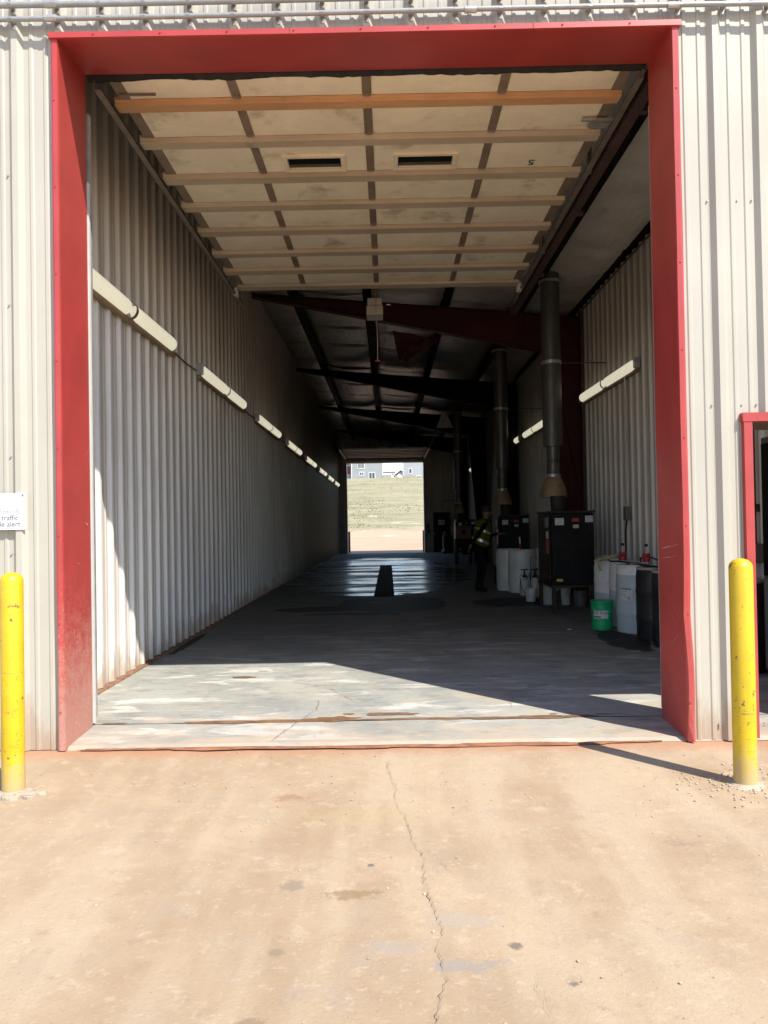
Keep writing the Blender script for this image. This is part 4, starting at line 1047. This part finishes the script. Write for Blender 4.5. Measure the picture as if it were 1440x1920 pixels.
MB().cyl((3.82, 7.1, 1.70), (3.82, 7.1, 5.4), .012, n=8).build('riser', 'conduit_paint', sb)
of_ = thing('pipe_valve', 'pale valve box on the right wall next to the red jamb', 'electrical box', (3.8, 4.75, 1.1))
MB().box(3.74, 3.868, 4.62, 4.86, 1.02, 1.22).build('case', 'conduit_paint', of_, bevel=.01)
MB().cyl((3.80, 4.74, 1.22), (3.80, 4.74, 1.9), .012, n=8).build('riser', 'conduit_paint', of_)

# seen through the small doorway
wb_ = thing('outlet_box', 'brown outlet box and conduit seen through the small doorway', 'electrical box', (3.83, 2.8, 1.15))
MB().box(3.74, 3.868, 2.70, 2.95, 1.02, 1.22).build('case', 'track_steel', wb_, bevel=.008)
MB().cyl((3.83, 2.80, 1.22), (3.83, 2.80, 4.2), .012, n=8).build('conduit', 'track_dark', wb_)
MB().box(3.80, 3.868, 2.76, 2.84, 1.55, 1.63).build('coupling', 'track_dark', wb_)
cab = thing('metal_cabinet', 'tall dark grey metal cabinet inside the small doorway', 'cabinet', (3.65, 2.0, 0))
MB().box(3.52, 3.86, 1.2, 2.0, .06, 2.24).build('body', 'cabinet_grey', cab, bevel=.008)
MB().box(3.50, 3.518, 1.24, 1.96, .95, 2.18).build('upper_door', 'furnace_black', cab, bevel=.004)
MB().box(3.50, 3.518, 1.24, 1.96, .10, .92).build('lower_door', 'grey_box', cab, bevel=.004)
MB().box(3.53, 3.85, 1.22, 1.98, 0, .06).build('plinth', 'furnace_black', cab)
sm_ = MB().box(2.42, 2.47, 5.30, 5.335, .0, .012)
tag(sm_.build('floor_scrap', 'sticker_white', bevel=.003), 'tiny white scrap on the floor left of the pail', 'scrap')

# ------------------------------------------------------------------ trench drain
td = thing('trench_drain', 'black grated trench drain in the wet floor', 'drain', (-.115, 17, 0))
DX0, DX1, DY0, DY1 = -.325, .095, 10.65, 23.4
def dbox(b, x0, x1, y0, y1, h0, h1): return b.hexa([(x0,y0,fz(y0)+h0),(x1,y0,fz(y0)+h0),(x1,y1,fz(y1)+h0),(x0,y1,fz(y1)+h0),(x0,y0,fz(y0)+h1),(x1,y0,fz(y0)+h1),(x1,y1,fz(y1)+h1),(x0,y1,fz(y1)+h1)])
b = MB()
for q in range(24):
    ya = DY0+(DY1-DY0)*q/24; yb = DY0+(DY1-DY0)*(q+1)/24
    dbox(b, DX0, DX0+.012, ya, yb, .0, .012); dbox(b, DX1-.012, DX1, ya, yb, .0, .012)
dbox(b, DX0, DX1, DY0-.03, DY0, 0, .012); dbox(b, DX0, DX1, DY1, DY1+.03, 0, .012); b.build('frame', 'steel_grate', td)
b = MB()
for q in range(24):
    ya = DY0+(DY1-DY0)*q/24; yb = DY0+(DY1-DY0)*(q+1)/24; dbox(b, DX0, DX1, ya, yb, .001, .003)
b.build('channel', 'rubber', td)
for q in range(14):
    ya = DY0+(DY1-DY0)*q/14; b = MB(); n_ = 7
    for j in range(n_):
        x = DX0+.02+(DX1-DX0-.04)*j/(n_-1); dbox(b, x-.012, x+.012, ya+.01, ya+.90, .003, .011+.001*(q % 2))
    for j in range(4):
        yy = ya+.02+.28*j; dbox(b, DX0+.005, DX1-.005, yy, yy+.03, .003, .010)
    b.build('grate_section', 'steel_grate', td)

# wash cart near the far door
wc_ = thing('wash_cart', 'dark wash cart with a white curved hoop near far door', 'cart', (2.62, 30.5, fz(30.5)))
zc = fz(30.5)
MB().lathe([(.16, .22), (.20, .25), (.21, .75), (.18, .95), (.08, 1.0)], (2.72, 30.55, zc), 20).build('tank', 'furnace_black', wc_, smooth=40)
MB().tube([(2.50+.16*math.cos(R(a))*.6+.06, 30.3, zc+.72+.42*math.sin(R(a))) for a in range(60, 276, 12)], .030, 8).build('hoop', 'trim_white', wc_, smooth=60)
b = MB(); b.box(2.45, 2.95, 30.3, 30.8, zc+.16, zc+.22); b.build('deck', 'furnace_black', wc_)
b = MB(); b.box(2.40, 2.52, 30.27, 30.32, zc+.24, zc+.34); b.build('pump_head', 'galvanized', wc_)
for x in (2.48, 2.66): MB().cyl((x-.03, 30.32, zc+.075), (x+.03, 30.32, zc+.075), .075, n=16).build('caster', 'plastic_white', wc_)

# ------------------------------------------------------------------ facade conduits, sign, bollards
for z, r_, lb in ((5.09, .021, 'upper painted conduit pipe across the facade above doorway'), (4.992, .017, 'lower painted conduit pipe just above the red head trim')):
    t = thing('facade_conduit', lb, 'conduit', (0, -.07, z), 'conduit pipes over the doorway')
    pts = [(x, -.085, z+.005*math.sin(x*1.1)) for x in [-7+.5*i for i in range(29)]]
    MB().tube(pts, r_, 12).build('pipe', 'conduit_grey', t, smooth=60)
    x = -2.53 - .305*14
    i = 0
    while x < 6.8:
        b = MB(); b.box(x-.014, x+.014, -.087-r_, -.03, z-.006-(.0 if z > 5.05 else .0), z+.006); b.box(x-.014, x+.014, -.04, -.0325, z-.045, z+.045); b.build('strap', 'conduit_grey', t); x += .305
    for x in (-2.25, .62, 2.0): MB().cyl((x-.04, -.085, z), (x+.04, -.085, z), r_+.006, n=12).build('coupling', 'galvanized', t)

sg = thing('warning_sign', 'white warning sign with faded lettering on the left facade', 'sign', (-2.70, -.05, 1.62))
MB().box(-2.95, -2.476, -.047, -.040, 1.497, 1.748).build('plate', 'trim_white', sg, bevel=.0015)
def sign_text(txt, size, x_right, z, mat):
    v, f = text_mesh(txt, size, .0004); mx = max(p[0] for p in v)
    MB().add([(x_right-mx+x, -.0478-zz, z+y) for x, y, zz in v], f).build('lettering', mat, sg)
sign_text('Forklift', .050, -2.513, 1.620, 'ink_faded')
sign_text('traffic.', .050, -2.519, 1.578, 'ink_mid')
sign_text('Be alert', .050, -2.513, 1.535, 'ink_mid')
b = MB(); b.box(-2.94, -2.484, -.0486, -.0474, 1.508, 1.510); b.box(-2.486, -2.484, -.0486, -.0474, 1.512, 1.68); b.box(-2.94, -2.484, -.0486, -.0474, 1.690, 1.691); b.build('border_line', 'ink_faded', sg)
for x, z in ((-2.495, 1.733),): MB().cyl((x, -.052, z), (x, -.047, z), .006, n=10).build('screw', 'track_steel', sg)

def bollard(loc, label, H, r_, tilt=0):
    t = thing('bollard', label, 'bollard', loc, 'yellow bollards in front of the wall')
    MB().lathe([(r_, -.05), (r_, .3), (r_, H-.03), (r_*.99, H-.028), (r_*.9, H-.012), (r_*.62, H+.006), (r_*.25, H+.014), (.005, H+.016)], loc, 40).build('post', 'yellow_paint', t, smooth=40)
    ring = MB(); n = 36; vs_ = []
    for i in range(n):
        a = 2*math.pi*i/n; q = r_+.03+.05*abs(mnoise.noise(Vector((math.cos(a)*2, math.sin(a)*2, loc[0]))))
        vs_ += [(loc[0]+(r_-.003)*math.cos(a), loc[1]+(r_-.003)*math.sin(a), loc[2]+.012), (loc[0]+q*math.cos(a), loc[1]+q*math.sin(a), loc[2]-.004)]
    ring.add(vs_, [(2*i, 2*((i+1) % n), 2*((i+1) % n)+1, 2*i+1) for i in range(n)])
    ring.build('grout_collar', 'concrete_chips', t, smooth=50)
bollard((-2.205, -.815, -.02), 'yellow bollard at the left edge under the sign', 1.255, .0635)
bollard((2.01, -.88, -.02), 'chipped yellow bollard in front of the small red doorway', 1.268, .0645)
for i, (x, y, s_) in enumerate([(-2.10, -.90, .06), (-2.03, -.87, .05), (-2.16, -.95, .055), (-2.05, -.95, .03)]):
    b = blob(x, y, s_, s_*.5, -.006, i+70, 14); b.v = [(p[0], p[1], p[2]) for p in b.v]
    n = 14; vs2 = [(p[0], p[1], -.024) for p in b.v[:n]]; o = len(b.v)
    b.add(vs2, []); b.f += [(j, o+j, o+(j+1) % n, (j+1) % n) for j in range(n)]; b.mi += [0]*n
    tag(b.build('concrete_chip', 'concrete_chips'), ['largest flat concrete chip, right of the left bollard foot', 'concrete chip farthest toward the wall by left bollard', 'concrete chip in front of the left bollard foot', 'smallest concrete chip near the left bollard'][i], 'concrete chip', 'concrete chips by the left bollard')

# ------------------------------------------------------------------ person
def person():
    X0, Y0 = 1.93, 11.35
    t = thing('person', 'person in a lime reflective vest leaning toward the furnace', 'person', (X0, Y0, 0))
    V = []; E = []; Rr = []
    def add(p, r_, par=None):
        V.append(p); Rr.append(r_); i = len(V)-1
        if par is not None: E.append((par, i))
        return i
    pel = add((0, 0, .93), (.15, .12)); wa = add((.03, .0, 1.08), (.145, .115), pel); ch = add((.08, 0, 1.30), (.165, .125), wa); nk0 = add((.125, 0, 1.48), (.12, .09), ch)
    nk = add((.15, 0, 1.56), (.058, .06), nk0); hd0 = add((.165, 0, 1.63), (.075, .08), nk); hd = add((.175, 0, 1.71), (.085, .10), hd0); add((.17, 0, 1.79), (.06, .075), hd)
    for s in (-1, 1):
        hp2 = add((-.01, .095*s, .86), (.095, .095), pel); kn = add((.05-.03*s, .11*s, .48), (.06, .06), hp2); an = add((-.02-.03*s, .12*s, .10), (.042, .045), kn)
        he = add((-.03-.03*s, .12*s, .045), (.042, .042), an); add((.13-.03*s, .14*s, .035), (.045, .032), he)
        sh = add((.115, .19*s, 1.42), (.062, .062), nk0)
        if s < 0: el = add((-.06, -.27, 1.20), (.045, .045), sh); wr = add((-.19, -.24, 1.02), (.030, .030), el); dirn = Vector((-.35, .1, -.93)); pl_ = add((-.215, -.235, .96), (.036, .024), wr)
        else: el = add((.22, .28, 1.17), (.045, .045), sh); wr = add((.42, .22, 1.22), (.030, .030), el); dirn = Vector((.95, -.1, .05)); pl_ = add((.48, .21, 1.225), (.036, .024), wr)
        side = Vector((0, 1, 0)) if s > 0 else Vector((0, 1, 0)); base = Vector(V[pl_])
        for q, ln in enumerate((.075, .085, .08, .062)):
            off = side*(q-1.5)*.019; a = add(tuple(base+off+dirn*.035), (.0095, .0095), pl_); b_ = add(tuple(base+off+dirn*(.035+ln*.55)), (.0088, .0088), a); add(tuple(base+off+dirn*(.035+ln*.9)+Vector((.015, 0, -.012))), (.0075, .0075), b_)
        th = add(tuple(base+side*.045+dirn*.005), (.0105, .0105), pl_); add(tuple(base+side*.06+dirn*.045), (.009, .009), th)
    me = bpy.data.meshes.new('body'); me.from_pydata(V, E, []); o = bpy.data.objects.new('tmp_body', me); COL.objects.link(o)
    md = o.modifiers.new('s', 'SKIN'); md.use_smooth_shade = True
    sv = me.skin_vertices[0].data
    for i, r_ in enumerate(Rr): sv[i].radius = r_
    sv[pel].use_root = True
    o.modifiers.new('d', 'SUBSURF').levels = 2
    dg = bpy.context.evaluated_depsgraph_get(); dg.update()
    m2 = bpy.data.meshes.new_from_object(o.evaluated_get(dg)); bpy.data.objects.remove(o)
    m2.name = 'body'
    for q in ('clothes_dark', 'skin'): m2.materials.append(MATS[q])
    for p in m2.polygons:
        c = p.center; p.use_smooth = True
        p.material_index = 1 if c.z > 1.55 or (c.z < 1.02 and c.x < -.185) or c.x > .43 else 0
    bo = bpy.data.objects.new('body', m2); COL.objects.link(bo); bo.parent = t
    def ring_shell(name, mat, z0, z1, ex, par, n=28, m_=10, tlt=0.0):
        b = MB(); vs_ = []
        for j in range(m_+1):
            u = j/m_; z = z0+(z1-z0)*u
            s_ = (z-.93)/.55; cx = .13*max(0, s_)*1.0
            rx = .145+.02*math.sin(u*3)+ex; ry = .185+.035*min(1, max(0, s_))+ex
            if z > 1.40: f = 1-(z-1.40)/.16*.45; rx *= f; ry *= f
            for i in range(n):
                a = 2*math.pi*i/n
                dx = rx*math.cos(a); w = .006*mnoise.noise(Vector((math.cos(a)*3, math.sin(a)*3, z*6)))
                vs_.append((X0+cx+dx+w, Y0+ry*math.sin(a)+w, z-.42*dx))
        b.add(vs_, [(j*n+i, j*n+(i+1) % n, (j+1)*n+(i+1) % n, (j+1)*n+i) for j in range(m_) for i in range(n)])
        return b.build(name, mat, par, smooth=60)
    ve = ring_shell('vest', 'vest_lime', .99, 1.52, .012, t)
    ring_shell('reflective_band', 'reflective_tape', 1.06, 1.115, .019, ve, m_=2)
    ring_shell('reflective_band', 'reflective_tape', 1.27, 1.325, .019, ve, m_=2)
    hb_ = MB(); hb_.lathe([(.098, 1.705), (.107, 1.72), (.109, 1.77), (.095, 1.82), (.06, 1.85), (.01, 1.857)], (X0+.165, Y0, 0), 22, 1.05, .92); hb_.build('cap', 'hair', t, smooth=60)
    fb = MB(); fx = X0+.265
    for s in (-1, 1): fb.lathe([(.004, -.009), (.011, 0), (.004, .009)], (fx-.012, Y0+.034*s, 1.70), 10)
    fb.build('eyes', 'hair', t)
    nb = MB(); nb.hexa([(fx-.015, Y0-.014, 1.655), (fx+.018, Y0-.010, 1.655), (fx+.018, Y0+.010, 1.655), (fx-.015, Y0+.014, 1.655), (fx-.015, Y0-.008, 1.70), (fx-.004, Y0-.005, 1.70), (fx-.004, Y0+.005, 1.70), (fx-.015, Y0+.008, 1.70)]); nb.build('nose', 'skin', t)
    eb = MB()
    for s in (-1, 1): eb.lathe([(.008, -.028), (.016, -.01), (.018, .012), (.008, .028)], (X0+.175, Y0+.088*s, 1.68), 10, 1, .5)
    eb.build('ears', 'skin', t)
person()

# ------------------------------------------------------------------ far yard, hill and houses
def hz(x, y):
    t = max(0, min(1, (y-88)/104)); base = -.165+13.1*(t**1.12)
    if y > 192: base = 12.95+(y-192)*.012
    return base + (.35*mnoise.noise(Vector((x*.06, y*.06, 0))) + .16*mnoise.noise(Vector((x*.3, y*.3, 4))) + .07*mnoise.noise(Vector((x*1.2, y*1.2, 7))))*min(1, max(0, (y-88)/14))*(1 if y < 185 else max(.15, 1-(y-185)/8))
hmsh = MB(); ys = [86+.7*i for i in range(176)]; xs = [-70+1.0*i for i in range(141)]
vs_ = [(x, y, hz(x, y)) for y in ys for x in xs]; w = len(xs)
hmsh.add(vs_, [(j*w+i, j*w+i+1, (j+1)*w+i+1, (j+1)*w+i) for j in range(len(ys)-1) for i in range(w-1)])
hill = hmsh.build('hill', 'dry_grass_hill', smooth=60); hill['kind'] = 'structure'
far = MB().add([(-900, 208.5, 12.9), (900, 208.5, 12.9), (900, 1200, 6), (-900, 1200, 6)], [(0,1,2,3)])
for sx_ in (-1, 1): far.add([(sx_*70, 86, -.17), (sx_*900, 86, -.17), (sx_*900, 192, 12.8), (sx_*70, 192, 12.8)], [(0,1,2,3)]); far.add([(sx_*70, 192, 12.8), (sx_*900, 192, 12.8), (sx_*900, 209, 12.9), (sx_*70, 209, 12.9)], [(0,1,2,3)])
fo = far.build('terrain', 'dry_grass_hill'); fo['kind'] = 'structure'
tg = MB(); rnd = random.Random(3)
for i in range(11000):
    y = 98+94*rnd.random()**1.1; x = (rnd.random()-.5)*70
    if mnoise.noise(Vector((x*.12, y*.12, 2))) < -.05 and y < 150: continue
    h = rnd.uniform(.06, .17)*(1.5 if y < 140 else 1); z = hz(x, y)-.03
    for q in range(3):
        a = rnd.random()*6.28; r_ = h*.55
        tg.add([(x+r_*math.cos(a), y+r_*math.sin(a), z), (x-r_*.5*math.cos(a), y-r_*.5*math.sin(a), z), (x+rnd.uniform(-.4, .4)*h, y+rnd.uniform(-.3, .3)*h, z+h)], [(0,1,2)])
go = tg.build('grass', 'grass_blades'); go['kind'] = 'stuff'; go['label'] = 'dry grass tufts covering the hillside beyond the far doorway'

HY = 195.0
def window(parent, x0, x1, z0, z1, y, panes=2):
    f = MB(); e = .16
    f.box(x0-e, x1+e, y-.10, y-.002, z0-e, z0); f.box(x0-e, x1+e, y-.10, y-.002, z1, z1+e); f.box(x0-e, x0, y-.10, y-.002, z0, z1); f.box(x1, x1+e, y-.10, y-.002, z0, z1)
    for q in range(1, panes): xm = x0+(x1-x0)*q/panes; f.box(xm-.06, xm+.06, y-.10, y-.002, z0, z1)
    w_ = f.build('window', 'trim_white', parent)
    for q in range(panes):
        a = x0+(x1-x0)*q/panes+(.06 if q else 0); b_ = x0+(x1-x0)*(q+1)/panes-(.06 if q < panes-1 else 0)
        MB().box(a, b_, y-.05, y-.02, z0, z1).build('pane', 'window_glass', w_)
def house(name, label, x0, x1, y0, y1, z0, z1, siding, ridge):
    t = thing(name, label, 'house', ((x0+x1)/2, (y0+y1)/2, z0))
    MB().box(x0, x1, y0, y1, z0-.6, z1).build('wall', siding, t)
    xm = (x0+x1)/2
    MB().prism([(x0-.5, z1-.05), (xm, z1+ridge), (x1+.5, z1-.05), (x1+.5, z1+.15), (xm, z1+ridge+.2), (x0-.5, z1+.15)], y0-.5, y1+.5, 'y').build('roof', 'roof_shingle', t)
    MB().prism([(x0, z1), (x1, z1), (xm, z1+ridge-.1)], y0+.01, y1-.01, 'y').build('gable', siding, t)
    for x in (x0, x1): MB().box(x-.08, x+.08, y0-.03, y0+.1, z0-.3, z1).build('corner_board', 'trim_white', t)
    return t
h1 = house('grey_house', 'two storey pale grey house on the hill with white windows', -9.3, -1.25, HY, HY+11, 12.9, 18.6, 'siding_grey', 2.2)
window(h1, -7.55, -6.1, 15.7, 17.25, HY, 3); window(h1, -7.15, -6.2, 13.95, 14.6, HY, 2); window(h1, -4.75, -3.35, 12.95, 14.5, HY, 2)
h2 = house('pale_house', 'long pale grey house at the right on the hill', 4.0, 15.5, HY+1, HY+10, 12.8, 18.2, 'siding_pale', 1.9)
MB().box(3.9, 15.6, HY+.9, HY+1, 12.4, 13.7).build('foundation', 'foundation', h2)
window(h2, 5.6, 6.2, 14.3, 15.4, HY+1, 1); window(h2, 7.6, 8.5, 13.1, 13.5, HY+.9, 2); window(h2, 9.6, 10.5, 14.9, 16.0, HY+1, 2)
h3 = house('maroon_house', 'dark red clad house end left of the grey house', -16.5, -9.45, HY+1.5, HY+10, 13.0, 18.4, 'siding_maroon', 1.8)
MB().box(-16.6, -9.42, HY+1.3, HY+1.5, 12.2, 14.3).build('foundation', 'siding_pale', h3)
window(h3, -10.6, -9.9, 16.6, 17.2, HY+1.5, 1)
h4 = house('white_house', 'small white gabled house far behind between the two houses', 2.3, 5.2, HY+22, HY+30, 12.6, 14.9, 'trim_white', 1.5)
dk = thing('deck', 'raised wooden deck with stairs beside the grey house', 'deck', (.4, HY+1, 12.9))
MB().box(-1.2, 2.0, HY+.2, HY+3.2, 14.55, 14.75).build('platform', 'deck_wood', dk)
for x in (-1.1, -.3, .5, 1.2, 1.9): MB().box(x-.07, x+.07, HY+.25, HY+.39, 12.7, 14.55).build('post', 'deck_wood', dk)
b = MB(); b.box(-1.2, 2.0, HY+.22, HY+.30, 15.55, 15.68)
b.build('top_rail', 'deck_wood', dk)
for i in range(22): MB().box(-1.15+i*.145, -1.08+i*.145, HY+.24, HY+.28, 14.75, 15.55).build('baluster', 'deck_wood', dk)
MB().box(-1.2, 1.0, HY-.2, HY+.1, 12.4, 13.9).build('retaining_wall', 'foundation', dk)
for i in range(8): MB().box(1.0+i*.24, 1.32+i*.24, HY-.3, HY+.15, 14.35-i*.2, 14.42-i*.2).build('stair_tread', 'deck_wood', dk)
b = MB(); b.prism([(.9, 14.1), (1.1, 14.4), (3.0, 12.95), (3.0, 12.6)], HY-.34, HY-.30, 'y'); b.build('stringer', 'deck_wood', dk)
nw = thing('garden_wall', 'low concrete wall at the stair foot on the hill', 'wall', (3.2, HY-.3, 12.6)); MB().box(2.2, 5.0, HY-.5, HY-.2, 12.3, 13.1).build('body', 'foundation', nw)
for x, lb in ((-2.22, 'dark red post outside the far doorway, left one'), (1.965, 'dark red post outside the far doorway, right one')):
    t = thing('guard_post', lb, 'bollard', (x, 38.5, -.16), 'guard posts outside the far doorway')
    MB().lathe([(.06, 0), (.06, 1.18), (.05, 1.205), (.02, 1.22)], (x, 38.5, -.16), 16).build('post', 'post_rust', t, smooth=40)
    MB().lathe([(.10, 0), (.09, .03), (.061, .035)], (x, 38.5, -.16), 16).build('foot', 'concrete_chips', t, smooth=40)
